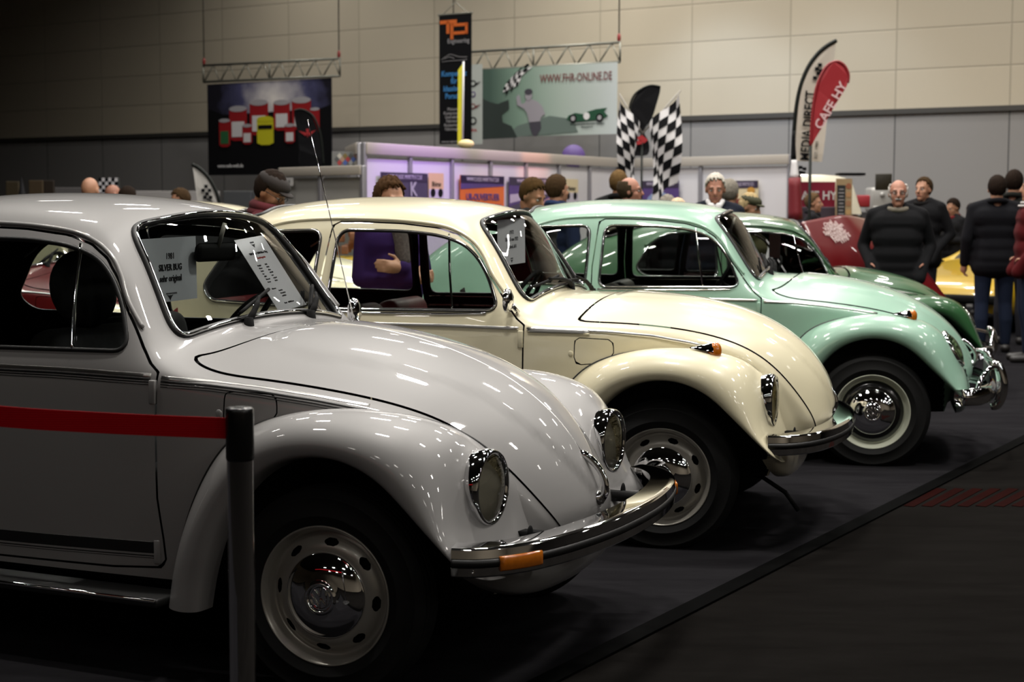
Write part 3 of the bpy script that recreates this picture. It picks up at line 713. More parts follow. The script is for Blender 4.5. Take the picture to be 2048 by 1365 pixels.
        obj('wiper',join(tube(a,[.012]*6+[.010]*5+[.0065]*(len(a)-11),False,8),xf(lathe([(.001,.026),(.015,.024),(.020,-.02)],16),tuple(p0)),tube(e,.0062,False,6),tube(e-np.array([.008,0,.006]),.004,False,6)),blk,root)
    # --- mirrors, aerial
    for s in cfg['mirrors']:
        pb,_=on_side(B,[(-.672,1.0)]); pb=pb[0]*np.array([1,s,1]); c=pb+np.array([-.015,.060*s,.030])
        mr=obj('side_mirror',join(tube([pb+np.array([0,0,-.03]),pb+np.array([.02,.03*s,-.02]),c],.009,False,8),xf(lathe([(.0005,.020),(.03,.017),(.050,.007),(.055,-.006),(.053,-.010)],28,'x'),tuple(c),(0,0,.06*s),(1,.85,1))),chrome,root)
        obj('mirror_glass',xf(lathe([(.0005,-.008),(.052,-.008)],28,'x'),tuple(c),(0,0,.06*s),(1,.85,1)),M['mirror'],mr)
    if cfg.get('aerial'):
        p=np.array((-.648,.60,.985)); obj('aerial',join(tube([p,p+np.array([-.095,-.01,.39]),p+np.array([-.190,-.02,.775])],[.0026,.0020,.0014],False,6),ball(tuple(p),.014),ball(tuple(p+np.array([-.190,-.02,.775])),.0035)),chrome,root)
    # dip beside the fuel flap
    p,n=on_side(B,[(-.418,.805)])
    if not old: obj('finger_dip',mir(xf(ball((0,0,0),(.014,.004,.014)),tuple(p[0]-np.array([0,.001,0])))),paint,fl)
    return root
# ------------------------------------------------------------------ shared materials
M={}
M['chrome']=mat('chrome',(.82,.82,.83),.04,1.0); M['satin']=mat('satin_metal',(.42,.40,.35),.45,.5); M['alu']=mat('polished_aluminium',(.74,.73,.71),.28,1.0)
M['mirror']=mat('mirror_silver',(.85,.86,.88),.01,1.0); M['reflector']=mat('lamp_reflector',(.95,.90,.70),.10,1.0,bump=(42,.9,.02))
M['black']=mat('matt_black',(.005,.005,.005),.8,spec=.15); M['rubber']=mat('black_rubber',(.010,.010,.010),.45); M['tyre']=mat('tyre_rubber',(.0055,.0055,.0055),.7,spec=.25,bump=(90,.2,.004))
M['black_gloss']=mat('gloss_black',(.005,.005,.005),.2,coat=.6); M['rim_grey']=mat('silver_grey_wheel_paint',(.36,.34,.30),.32,.45,coat=.4)
M['rim_cream']=mat('pale_green_wheel_paint',(.50,.52,.42),.30,coat=.5)
M['stripe']=mat('black_stripe',(.010,.010,.010),.35); M['plate']=mat('plate_blank',(.02,.02,.022),.4)
M['glass']=glass_mat('window_glass',(.84,.87,.85)); M['lens']=glass_mat('lamp_lens',(.95,.93,.82))
M['amber']=mat('amber_plastic',(.50,.135,.008),.18,coat=.8,noise=(60,.25))
P_SILVER=mat('silver_metallic_paint',(.305,.296,.29),.52,.15,coat=1.0); P_CREAM=mat('cream_paint',srgb(228,219,187),.35,coat=1.0)
P_MINT=mat('pale_turquoise_paint',srgb(146,182,162),.35,coat=1.0); P_GREEN=mat('dark_green_paint',srgb(44,86,50),.35,coat=1.0)
S_GREY=mat('grey_check_seat_cloth',(.022,.022,.024),.9,noise=(40,.5)); S_RED=mat('dark_red_seat_vinyl',(.17,.010,.014),.5); S_BLK=mat('black_seat_vinyl',(.012,.011,.010),.5); S_RED2=mat('red_seat_vinyl',(.16,.008,.008),.45)
LINER=mat('grey_headliner',(.10,.095,.085),.9); LINER2=mat('beige_headliner',(.16,.145,.11),.9)
cars=[((-.2510,5.1390,0),-.42326),((.8385,7.1980,0),-.30395),((2.1465,9.3345,0),-.2164),((3.065,12.735,0),.14)]
base=dict(headrest=False,mirrors=[],bumper_lamp=False,strip=True,fender_lamp=False,seat=S_BLK,liner=LINER,dash=M['black'],bright=True,sidetrim=True,wipers=[(-.20,(-.215,1.068),(.0,1.14)),(.19,(.215,1.060),(.345,1.135))])
CARS=[
 dict(base,label='silver grey old rounded car nearest the camera, with paper sign in its windscreen',paint=P_SILVER,hood='std',lamp='up',bumper='box',bumper_lamp=True,rim='slots',belt='striped',steer=.075,turn=.3,seatx=.35,seatd=.15,headrest=True,seat=S_GREY,mirrors=[1],aerial=True,sidetrim=False),
 dict(base,label='cream old rounded car between the silver car and the mint green car',paint=P_CREAM,hood='1302',lamp='up',bumper='box',rim='slots',belt='chrome',steer=.061,turn=.1,fender_lamp=True,seat=S_RED,mirrors=[-1],bw=.925,wipers=[(.02,(-.45,1.062),(-.08,1.105)),(.42,(-.10,1.080),(.36,1.070))],liner=LINER2,jack=True,mirx=-.09),
 dict(base,label='pale mint green old rounded car with pale wheel rims and tubular bumper guard',paint=P_MINT,hood='std',lamp='slope',bumper='old',rim='plain',rim_mat=M['rim_cream'],belt='chrome',steer=.032,turn=.5,fender_lamp=True,liner=LINER2),
 dict(base,label='dark green old rounded car farthest back in the row',paint=P_GREEN,hood='std',lamp='slope',bumper='old',rim='plain',rim_mat=M['rim_cream'],belt='chrome',steer=0,turn=.2,seat=S_RED2,dash=P_GREEN,drop=.08)]
glass=None
for c,(loc,rz) in zip(CARS,cars): c['loc']=loc; c['rz']=rz
for c in CARS: make_car(c)
# ------------------------------------------------------------------ the hall
CAMH=1.43263; FPX=3143.11
def ray(px,py):
    a=(px-1024)/FPX; b=-(py-682.5)/FPX
    d=r2*a+u2*b+f_; return np.array(d)
def at(px,py,Y):
    d=ray(px,py); return np.array([0,0,CAMH])+d*(Y/d[1])
W0=np.array([-11.09,34.05]); W1=np.array([7.25,22.25]); WD=(W1-W0)/np.linalg.norm(W1-W0); WN=np.array([WD[1],-WD[0]])   # WN points to the camera
WYAW=math.atan2(WD[1],WD[0])
def wallpt(px,py,off=0.):
    d=ray(px,py); p0=W0+WN*off
    t=np.dot(WN,p0)/np.dot(WN,d[:2]); return np.array([0,0,CAMH])+d*t
def wall_s(p): return float(np.dot(np.array(p[:2])-W0,WD))
def frame_quad(A,B,Cc,D):
    """centre, right, up, normal and size of an upright rectangle through four measured corners (tl,tr,br,bl)"""
    A,B,Cc,D=[np.array(q) for q in (A,B,Cc,D)]
    c=(A+B+Cc+D)/4; r=(B-A+Cc-D)/2; r[2]=0; w=np.linalg.norm(r); r/=w; up=np.array([0,0,1.]); h=((A-D)+(B-Cc))[2]/2
    n=np.cross(r,up); return c,r,up,n,w,h
def basis(r,up,n): return Matrix((Vector(r),Vector(up),Vector(n))).transposed()
def panel_obj(name,c,r,up,n,w,h,t,m,parent=None,**k):
    g=box(w,h,t); V=[tuple(c+r*v[0]+up*v[1]+n*v[2]) for v in g[0]]
    return obj(name,(V,g[1]),m,parent,smooth=False,**k)
def flat(name,pts,m,c,r,up,n,parent,lift=.004,t=.002,**k):
    """a printed shape: polygon (a,b) on a panel, t thick"""
    q=len(pts); V=[tuple(c+r*a+up*b+n*(lift)) for a,b in pts]+[tuple(c+r*a+up*b+n*(lift+t)) for a,b in pts]
    F=[tuple(range(q,2*q)),tuple(range(q))[::-1]]+[(i,(i+1)%q,(i+1)%q+q,i+q) for i in range(q)]
    return obj(name,(V,F),m,parent,smooth=False,**k)
def rect(a,b,w,h): return [(a-w/2,b-h/2),(a+w/2,b-h/2),(a+w/2,b+h/2),(a-w/2,b+h/2)]
def disc(a,b,ra,rb=None,n=24): return [(a+ra*math.cos(t),b+(rb or ra)*math.sin(t)) for t in np.linspace(0,2*PI,n,endpoint=False)]
def text(s,size,m,c,r,up,n,parent,a=0,b=0,lift=.006,bold=False,sx=1.,rot=0.,align='CENTER',name='lettering',shear=0):
    if rot:
        cr,sr=math.cos(rot),math.sin(rot); r,up=r*cr+up*sr,-np.array(r)*sr+np.array(up)*cr
        base=c
        return fan_text(s,size,m,tuple(c+a*R0[0]+b*R0[1]+np.array(n)*lift),basis(r,up,n),parent,name,.001,align,bold,sx,shear)
    return fan_text(s,size,m,tuple(c+np.array(r)*a+np.array(up)*b+np.array(n)*lift),basis(r,up,n),parent,name,.001,align,bold,sx,shear)
R0=(np.zeros(3),np.zeros(3))

def floor_mat(name,c1,c2,rough,sc):
    m=mat(name,c1,rough,spec=0.); nt=m.node_tree; b=nt.nodes['Principled BSDF']
    tc=nt.nodes.new('ShaderNodeTexCoord'); n=nt.nodes.new('ShaderNodeTexNoise'); n.inputs['Scale'].default_value=sc; n.inputs['Detail'].default_value=6; n.inputs['Roughness'].default_value=.7
    mp=nt.nodes.new('ShaderNodeMapping'); mp.inputs['Scale'].default_value=(1,4,1); mp.inputs['Rotation'].default_value=(0,0,.5)
    nt.links.new(tc.outputs['Object'],mp.inputs[0]); nt.links.new(mp.outputs[0],n.inputs['Vector'])
    mx=nt.nodes.new('ShaderNodeMix'); mx.data_type='RGBA'; mx.inputs[6].default_value=(*c1,1); mx.inputs[7].default_value=(*c2,1)
    cr=nt.nodes.new('ShaderNodeValToRGB'); cr.color_ramp.elements[0].position=.35; cr.color_ramp.elements[1].position=.7
    nt.links.new(n.outputs['Fac'],cr.inputs[0]); nt.links.new(cr.outputs[0],mx.inputs[0]); nt.links.new(mx.outputs[2],b.inputs['Base Color'])
    n2=nt.nodes.new('ShaderNodeTexNoise'); n2.inputs['Scale'].default_value=350; bp=nt.nodes.new('ShaderNodeBump'); bp.inputs['Strength'].default_value=.3; bp.inputs['Distance'].default_value=.004
    nt.links.new(tc.outputs['Object'],n2.inputs['Vector']); nt.links.new(n2.outputs['Fac'],bp.inputs['Height']); nt.links.new(bp.outputs['Normal'],b.inputs['Normal'])
    return m
M['carpet']=floor_mat('charcoal_carpet',(.0105,.0100,.0112),(.0165,.0160,.0175),.9,1.5)
M['aisle']=floor_mat('dark_hall_floor',(.0062,.0056,.0052),(.0092,.0084,.0078),.75,1.2)
obj('floor',box(64,64,.2,(0,18,-.1)),M['aisle'],smooth=False,kind='structure')
# the carpet the cars stand on ends along a line in front of their noses
L0=np.array([(1200-1024)/FPX,0,0]); 
def ground(px,py):
    d=ray(px,py); return (np.array([0,0,CAMH])-d*(CAMH/d[2]))[:2]
G0,G1=ground(1210,1305),ground(2046,881); gd=(G1-G0)/np.linalg.norm(G1-G0); gn=np.array([-gd[1],gd[0]])
a,b=G0-gd*4,G0+gd*22
if np.dot(gn,np.array([0,5])-G0)<0: gn=-gn
c_,d_=b+gn*18,a+gn*18
obj('carpet',([(*a,.004),(*b,.004),(*c_,.004),(*d_,.004)],[(0,1,2,3)]),M['carpet'],smooth=False,kind='structure')
V,F=box(26,.075,.006); ang=math.atan2(gd[1],gd[0]); mid=G0+gd*9
tag(obj('carpet_edge_tape',xf((V,F),(mid[0],mid[1],.006),(0,0,ang)),mat('black_floor_tape',(.0015,.0015,.0015),.9,spec=.02),smooth=False),None,None,None,'structure')['kind']='structure'
# worn red markings printed on the aisle floor
RM=mat('worn_red_floor_paint',(.010,.0011,.0007),.9,spec=.02,noise=(6,.5)); g=[]
for k in range(9):
    p=ground(1800+k*36,1004); q=ground(1830+k*36,988); e=(q-p); L=np.linalg.norm(e)
    g.append(xf(box(L*2.2,.05,.002),((p[0]+q[0])/2,(p[1]+q[1])/2,.002),(0,0,math.atan2(e[1],e[0]))))
obj('floor_marking',join(*g),RM,smooth=False,label='worn red hatched marking on the dark aisle floor',cat='floor marking')
# walls: beige panels above a grey skirting zone
def wall_mat(name,col,seam,bw,bh,offx=0.):
    m=mat(name,col,.75,spec=.2); nt=m.node_tree; b=nt.nodes['Principled BSDF']
    tc=nt.nodes.new('ShaderNodeTexCoord'); mp=nt.nodes.new('ShaderNodeMapping'); mp.inputs['Location'].default_value=(offx,0,0)
    br=nt.nodes.new('ShaderNodeTexBrick'); br.offset=0; br.squash=1; br.inputs['Scale'].default_value=1; br.inputs['Brick Width'].default_value=bw; br.inputs['Row Height'].default_value=bh
    br.inputs['Mortar Size'].default_value=.014; br.inputs['Mortar Smooth'].default_value=.6; br.inputs['Bias'].default_value=0
    br.inputs['Color1'].default_value=(*col,1); br.inputs['Color2'].default_value=tuple(x*.95 for x in col)+(1,); br.inputs['Mortar'].default_value=(*seam,1)
    nt.links.new(tc.outputs['Object'],mp.inputs[0]); nt.links.new(mp.outputs[0],br.inputs['Vector']); nt.links.new(br.outputs['Color'],b.inputs['Base Color'])
    bp=nt.nodes.new('ShaderNodeBump'); bp.inputs['Strength'].default_value=.5; bp.inputs['Distance'].default_value=.01; bp.invert=True
    nt.links.new(br.outputs['Fac'],bp.inputs['Height']); nt.links.new(bp.outputs['Normal'],b.inputs['Normal'])
    return m
ZL=2.86
s_=[wall_s(wallpt(px,200)) for px in (92,207,325,443,580,719,870,1018,1714,1914)]
PW=(s_[-1]-s_[-2])
PW=float(np.median(np.diff(s_[:8])))
def wall_plane(name,z0,z1,m,L0=-6,L1=27,t=.2):
    # local x runs along the wall, local y is height, so the panel pattern reads in x and y
    g=box(L1-L0,z1-z0,t,((L0+L1)/2,(z0+z1)/2,-t/2))
    o=obj(name,g,m,smooth=False,kind='structure')
    o.matrix_world=Matrix(((WD[0],0,WN[0],W0[0]),(WD[1],0,WN[1],W0[1]),(0,1,0,0),(0,0,0,1)))
    return o
UP_=(.52,.46,.355)
wall_plane('wall_back',ZL,9.0,wall_mat('beige_wall_panels',UP_,tuple(x*.72 for x in UP_),PW,.585,-(s_[0]%PW)))
MATS['beige_wall_panels'].node_tree.nodes['Mapping'].inputs['Location'].default_value=(-(s_[0]%PW),-(ZL%.585),0)
wall_plane('wall_back_lower',0,ZL,wall_mat('grey_wall_panels',(.29,.28,.272),(.10,.10,.10),PW,6.0,-(s_[0]%PW)))
wall_plane('trim_1',ZL-.055,ZL+.02,mat('dark_wall_rail',(.05,.047,.042),.6),t=.25).location=Vector((*(W0+WN*.05),0))
CE=mat('dark_hall_ceiling',(.05,.048,.045),.9)
obj('ceiling',box(64,64,.2,(0,18,9.1)),CE,smooth=False,kind='structure')
for nm,g in (('wall_left',box(.2,60,9,(-26,16,4.5))),('wall_right',box(.2,60,9,(26,16,4.5))),('wall_front',box(60,.2,9,(0,-12,4.5)))): obj(nm,g,mat('hall_wall',(.34,.29,.22),.8),smooth=False,kind='structure')

# ------------------------------------------------------------------ hanging trusses and banners
TR=mat('grey_truss_metal',(.20,.20,.17),.45,.6)
def truss(A,B,hh,label,group,ctop):
    A,B=np.array(A),np.array(B); d=B-A; L=np.linalg.norm(d); d/=L; up=np.array([0,0,1.]); n=np.cross(d,up)
    root=empty('hanging_truss',tuple((A+B)/2),0,label,'truss',group); off=-(A+B)/2
    q=lambda a,b,w=0: A+d*a+up*b+n*w+off
    for b in (0,hh): obj('chord',tube([q(0,b),q(L,b)],.022,False,8),TR,root)
    k=8; z=[]
    for i in range(k):
        a0=L*i/k; a1=L*(i+.62)/k
        z.append(tube([q(a0+.02,-.0),q(a1,hh)],.013,False,6)); z.append(tube([q(a1,hh),q(L*(i+1)/k,0)],.010,False,6))
    obj('lattice',join(*z),TR,root)
    for a in (0,L/2,L): obj('upright',tube([q(a,0),q(a,hh)],.018,False,6),TR,root)
    for a in (0.02,L-.02):
        obj('cable',tube([q(a,hh),q(a,hh+ctop)],.012,False,6),mat('steel_cable',(.18,.17,.15),.5,.5),root)
        obj('shackle',join(ball(tuple(q(a,hh+.07)),(.03,.03,.07),10,8)),mat('red_shackle',(.25,.03,.03),.4),root)
    return root
OFF=1.1
A,B=wallpt(407,164,OFF),wallpt(680,152,OFF)
truss(A,B,.30,'grey lattice truss holding the banner of red oil cans','hanging banner trusses',9-A[2]-.3)
A2,B2=wallpt(905,143,OFF),wallpt(1240,124,OFF)
truss(A2,B2,.30,'grey lattice truss holding the green racing banner','hanging banner trusses',9-A2[2]-.3)

def grad_mat(name,stops,axis=1,lo=0,hi=1,radial=None,rough=.6):
    """printed colour wash of a poster, in the poster's own coordinates"""
    m=mat(name,(.5,.5,.5),rough,spec=.2); nt=m.node_tree; b=nt.nodes['Principled BSDF']; tc=nt.nodes.new('ShaderNodeTexCoord')
    cr=nt.nodes.new('ShaderNodeValToRGB'); e=cr.color_ramp.elements
    while len(e)<len(stops): e.new(.5)
    for x,(p,c) in zip(e,stops): x.position=p; x.color=(*c,1)
    if radial:
        mp=nt.nodes.new('ShaderNodeMapping'); mp.vector_type='POINT'; mp.inputs['Location'].default_value=(-radial[0],-radial[1],0)
        ml=nt.nodes.new('ShaderNodeVectorMath'); ml.operation='MULTIPLY'; ml.inputs[1].default_value=(1/radial[2],1/radial[3],0)
        ln=nt.nodes.new('ShaderNodeVectorMath'); ln.operation='LENGTH'
        nt.links.new(tc.outputs['Object'],mp.inputs[0]); nt.links.new(mp.outputs[0],ml.inputs[0]); nt.links.new(ml.outputs[0],ln.inputs[0])
        nz=nt.nodes.new('ShaderNodeTexNoise'); nz.inputs['Scale'].default_value=3.5; nt.links.new(tc.outputs['Object'],nz.inputs['Vector'])
        ad=nt.nodes.new('ShaderNodeMath'); ad.operation='MULTIPLY_ADD'; ad.inputs[1].default_value=.5; nt.links.new(nz.outputs['Fac'],ad.inputs[0]); nt.links.new(ln.outputs['Value'],ad.inputs[2])
        sb=nt.nodes.new('ShaderNodeMath'); sb.operation='SUBTRACT'; sb.inputs[1].default_value=.25; nt.links.new(ad.outputs[0],sb.inputs[0]); nt.links.new(sb.outputs[0],cr.inputs[0])
    else:
        sp=nt.nodes.new('ShaderNodeSeparateXYZ'); mr=nt.nodes.new('ShaderNodeMapRange'); mr.inputs[1].default_value=lo; mr.inputs[2].default_value=hi
        nt.links.new(tc.outputs['Object'],sp.inputs[0]); nt.links.new(sp.outputs[axis],mr.inputs[0]); nt.links.new(mr.outputs[0],cr.inputs[0])
    nt.links.new(cr.outputs[0],b.inputs['Base Color']); return m
def board(name,corners,t,m,label,cat,group=None,seg=1,wave=0.):
    """a banner or poster with its own local frame: x right, y up, z to the viewer"""
    c,r,up,n,w,h=frame_quad(*corners)
    if wave:
        us=np.linspace(-w/2,w/2,30); V=[];F=[]
        for i,u in enumerate(us):
            for zz in (-h/2,h/2): V.append((u,zz,wave*math.sin(u*9)*(.4 if zz>0 else 1)))
        F=[(2*i,2*i+2,2*i+3,2*i+1) for i in range(29)]; g=(V,F)
    else: g=box(w,h,t)
    o=obj(name,g,m,smooth=bool(wave),label=label,cat=cat,group=group)
    o.matrix_world=Matrix.Translation(Vector(c))@basis(r,up,n).to_4x4()
    return o,w,h
E3=(np.zeros(3),np.array([1.,0,0]),np.array([0,1.,0]),np.array([0,0,1.]))
def pt(name,pts,m,o,lift=.012,**k): return flat(name,pts,m,*E3,o,lift=lift,**k)
def tx(s,size,m,o,a,b,lift=.014,bold=False,sx=1.,align='CENTER',shear=0,rot=0):
    c,r,up,n=E3
    if rot: r,up=np.array([math.cos(rot),math.sin(rot),0]),np.array([-math.sin(rot),math.cos(rot),0])
    return fan_text(s,size,m,(a,b,lift),basis(r,up,n),o,'lettering',.0015,align,bold,sx,shear)
BLK=mat('print_black',(.006,.006,.007),.7,spec=.1); WHT=mat('print_white',(.70,.68,.68),.6); RED=mat('print_red',(.33,.012,.016),.5); YEL=mat('print_yellow',(.62,.58,.02),.5); GRN=mat('print_green',(.03,.14,.05),.5)
ORG=mat('print_orange',(.62,.13,.02),.5); BLU=mat('print_blue',(.05,.22,.50),.5); PUR=mat('print_purple',(.075,.04,.16),.5); GRY=mat('print_grey',(.33,.32,.33),.6); DRD=mat('print_dark_red',(.16,.02,.02),.6)
# banner with oil cans
m1=grad_mat('night_sky_print',[(0,(.85,.80,.76)),(.30,(.50,.47,.50)),(.62,(.08,.08,.17)),(1.,(.012,.011,.018))],radial=(.12,.50,1.30,1.0))
o,w,h=board('hanging_banner',(wallpt(416,168,OFF),wallpt(664,157,OFF),wallpt(664,343,OFF),wallpt(416,355,OFF)),.01,m1,'dark hanging banner printed with red and yellow oil cans','banner')
X=lambda px: (px-540)/248*w; Y=lambda py: -(py-256)/187*h
pt('ground_print',[(X(417),Y(256)),(X(417),Y(213)),(X(450),Y(226)),(X(640),Y(222)),(X(663),Y(214)),(X(663),Y(350)),(X(417),Y(350))],BLK,o,.006)
DR=mat('print_deep_red',(.10,.006,.008),.5); SIL=mat('print_silver',(.42,.40,.42),.4)
for (x0,x1,y0,y1,body,lab) in ((441,464,238,292,RED,GRN),(462,498,215,280,RED,WHT),(504,541,204,270,RED,WHT),(552,584,206,262,RED,WHT),(588,625,203,262,RED,WHT),(624,642,222,270,RED,None),(489,509,250,288,RED,WHT),(574,594,252,288,RED,WHT),(519,552,238,290,YEL,None)):
    cx,ww=(x0+x1)/2,(x1-x0); k=w/248
    lf=.012 if body is RED and ww>25 else .020
    pts=[(X(x0),Y(y0)),(X(x0),Y(y1-4)),(X(cx-ww*.25),Y(y1)),(X(cx+ww*.25),Y(y1)),(X(x1),Y(y1-4)),(X(x1),Y(y0))]
    cn=pt('can_print',pts,body,o,lf); pt('lid_print',disc(X(cx),Y(y0),ww*.5*k,ww*.13*k),SIL if body is RED else YEL,o,lf+.003)
    if lab is not None:
        yy=y0+(y1-y0)*.50; pt('label_print',rect(X(cx),Y(yy+(y1-y0)*.14),ww*.72*k,(y1-y0)*.36*k),lab,o,lf+.005)
    if body is YEL: pt('label_print',rect(X(cx),Y(254),ww*.85*k,6*k),BLK,o,lf+.005)
tx('www.oele-welt.de',.085,WHT,o,X(463),Y(331),bold=True)
# black feather flag in front of that banner
def sail(name,outline,Yd,m,label,edge=None,em=None,group=None,cat='flag',t=.004):
    P=[at(px,py,Yd) for px,py in outline]; c=np.mean(P,0); c[2]=min(p[2] for p in P)
    n=len(P); V=[tuple(p-c+np.array([0,-t/2+.012*math.sin(i),0])) for i,p in enumerate(P)]+[tuple(p-c+np.array([0,t/2+.012*math.sin(i),0])) for i,p in enumerate(P)]
    F=[tuple(range(n)),tuple(range(2*n-1,n-1,-1))]+[(i,i+n,(i+1)%n+n,(i+1)%n) for i in range(n)]
    o=obj(name,(V,F),m,smooth=False,loc=tuple(c),label=label,cat=cat,group=group)
    if edge is not None: obj('pole',tube(np.array([at(px,py,Yd) for px,py in edge])-c,em[0],False,8),em[1],o)
    return o,c
POLE=mat('black_flag_pole',(.006,.008,.006),.5,spec=.2)
def base_pole(o,c,px,py,Yd,r=.014):
    p=at(px,py,Yd)-c; obj('mast',tube([p,np.array([p[0],p[1],-c[2]+.03])],r,False,8),POLE,o); obj('base_plate',box(.4,.4,.03,(p[0],p[1],-c[2]+.015),.008),POLE,o)
o,c=sail('feather_flag',bez([(588,222),(600,221),(612,224),(624,234),(634,256),(641,285),(645,330),(600,330),(599,300),(594,262),(590,240)],3,True),24.5,BLK,'black feather flag with red emblem in front of the oil can banner',bez([(588,222),(600,219),(614,223),(627,234),(637,256),(643,285),(647,332)],4),(.018,POLE)); base_pole(o,c,647,332,24.5)
for q in ([(597,262),(614,266),(611,272)],[(632,260),(616,266),(619,272)],[(612,258),(618,258),(615,276)]): 
    P=[at(px,py,24.47)-c for px,py in q]; obj('emblem',([tuple(p) for p in P]+[tuple(p+np.array([0,.004,0])) for p in P],[(0,1,2),(3,5,4),(0,3,4,1),(1,4,5,2),(2,5,3,0)]),RED,o,smooth=False)
# tall TP banner
OF2=2.6
o,w,h=board('hanging_banner',(wallpt(879,31,OF2),wallpt(943,25,OF2),wallpt(943,287,OF2),wallpt(879,289,OF2)),.012,BLK,'tall narrow black hanging banner with orange initials','banner')
X=lambda px: (px-911)/64*w; Y=lambda py: -(py-158)/260*h; k=w/64
for q in (rect(X(898),Y(43),34*k,6*k),rect(X(897),Y(54),6*k,20*k),rect(X(905),Y(62),6*k,26*k),rect(X(920),Y(50),30*k,5*k),rect(X(934),Y(58),5*k,18*k),rect(X(920),Y(66),30*k,5*k)): pt('initial',q,ORG,o)
tx('Engineering',11*k,GRY,o,X(918),Y(82),sx=.85)
obj('outline_print',join(*[tube(bez([(X(a),Y(b),.014) for a,b in q],5),.004,False,5) for q in ([(884,118),(893,112),(902,108),(912,111),(920,114),(935,115)],[(885,122),(900,121),(920,121),(935,120)],[(890,116),(900,113),(910,117)])]),GRY,o)
for s,b in (('Kompetenz',147),('für',162),('klassische',177),('Porsche',192)): tx(s,12.5*k,BLU,o,X(909),Y(b),sx=.86,bold=True)
for s,b in (('Motoren',218),('Komponenten',226),('Getriebebau',234),('Fahrwerke',242),('Restaurierung',250),('Fahrzeugbau',258)): tx(s,7.5*k,GRY,o,X(908),Y(b),sx=.9)
tx('www.tp-engineering.de',5*k,GRY,o,X(905),Y(283),sx=.9)
obj('rail',box(w+.04,.03,.03,(0,h/2,0),.006),TR,o); obj('cord',join(tube([(-w*.4,h/2,0),(0,h/2+.18,0)],.006,False,5),tube([(w*.4,h/2,0),(0,h/2+.18,0)],.006,False,5),tube([(0,h/2+.18,0),(0,9-o.location.z,0)],.006,False,5)),TR,o)
# green racing banner
m2=grad_mat('pale_green_print',[(0,(.06,.10,.08)),(.25,(.19,.28,.22)),(.6,(.36,.43,.38)),(1,(.50,.54,.53))],axis=0,lo=-1.0,hi=1.3)
o,w,h=board('hanging_banner',(wallpt(943,141,OFF+.06),wallpt(1238,124,OFF+.06),wallpt(1231,267,OFF+.06),wallpt(943,277,OFF+.06)),.01,m2,'pale green hanging racing banner with man waving chequered flag','banner')
X=lambda px: (px-1089)/290*w; Y=lambda py: -(py-202)/140*h; k=w/290
pt('strip_print',rect(X(956),Y(203),24*k,138*k),mat('print_pale',(.42,.45,.42),.6),o)
for b,cc,rr in ((160,BLK,6),(182,PUR,5),(207,DRD,5),(237,BLK,7)):
    e=pt('round_badge',disc(X(949),Y(b),rr*k),cc,o,.018); pt('round_badge',disc(X(949),Y(b),rr*.6*k),mat('print_pale',(.42,.45,.42),.6),o,.021)
    if b in (160,207): pt('wing',[(X(953),Y(b)),(X(965),Y(b-4)),(X(955),Y(b+4))],cc,o,.020)
tx('FIA',8*k,RED,o,X(951),Y(257),bold=True)
pt('shadow_print',[(X(968),Y(276)),(X(968),Y(192)),(X(985),Y(200)),(X(1000),Y(204)),(X(1022),Y(196)),(X(1023),Y(215)),(X(1008),Y(226)),(X(1010),Y(242)),(X(1028),Y(250)),(X(1040),Y(274))],mat('print_dark_green',(.022,.032,.028),.6),o)
pt('ground_print',[(X(1010),Y(274)),(X(1040),Y(250)),(X(1105),Y(232)),(X(1150),Y(240)),(X(1160),Y(266))],mat('print_mid_green',(.12,.16,.14),.6),o,.010)
FG_=mat('print_figure',(.30,.28,.31),.6); FD=mat('print_figure_dark',(.05,.045,.06),.6)
pt('figure_print',[(X(1040),Y(208)),(X(1038),Y(192)),(X(1043),Y(186)),(X(1046),Y(192)),(X(1048),Y(206)),(X(1056),Y(204)),(X(1058),Y(196)),(X(1066),Y(196)),(X(1080),Y(202)),(X(1090),Y(212)),(X(1096),Y(228)),(X(1088),Y(234)),(X(1086),Y(242)),(X(1064),Y(244)),(X(1060),Y(226)),(X(1054),Y(216))],FG_,o,.016)
pt('figure_print',disc(X(1063),Y(189),7*k,9*k),FG_,o,.019); pt('figure_print',disc(X(1063),Y(182),8*k,5*k),FD,o,.022)
pt('figure_print',[(X(1064),Y(243)),(X(1087),Y(243)),(X(1088),Y(256)),(X(1079),Y(272)),(X(1072),Y(272)),(X(1066),Y(256))],FD,o,.016)
fl=[]
for i in range(6):
    for j in range(6):
        if (i+j)%2: 
            u0,v0=i/6,j/6
            def fp(u,v): return (X(1010+u*32+v*30-8*math.sin(v*3)),Y(181-u*8-v*46+6*math.sin(u*5+v*2)))
            fl.append([fp(u0,v0),fp(u0+1/6,v0),fp(u0+1/6,v0+1/6),fp(u0,v0+1/6)])
pt('flag_print',[fp(0,0),fp(1,0),fp(1,.5),fp(1,1),fp(0,1),fp(0,.5)],WHT,o,.014)
gg=[]
for q in fl:
    V=[(a,b,.019) for a,b in q]; gg.append((V,[(0,1,2,3)]))
obj('flag_checks',join(*gg),BLK,o,smooth=False)
tx('WWW.FHR-ONLINE.DE',20*k,DRD,o,X(1155),Y(158),sx=.66)
pt('racing_car_print',[(X(1138),Y(240)),(X(1142),Y(233)),(X(1155),Y(228)),(X(1170),Y(231)),(X(1180),Y(226)),(X(1195),Y(222)),(X(1216),Y(220)),(X(1210),Y(228)),(X(1218),Y(236)),(X(1205),Y(243)),(X(1150),Y(246))],mat('print_racing_green',(.015,.07,.035),.5),o,.016)
for a in (1151,1202): pt('wheel_print',disc(X(a),Y(239),7*k),BLK,o,.019); pt('wheel_print',disc(X(a),Y(239),4*k),GRY,o,.022)
pt('roundel_print',disc(X(1177),Y(235),6*k),WHT,o,.019)
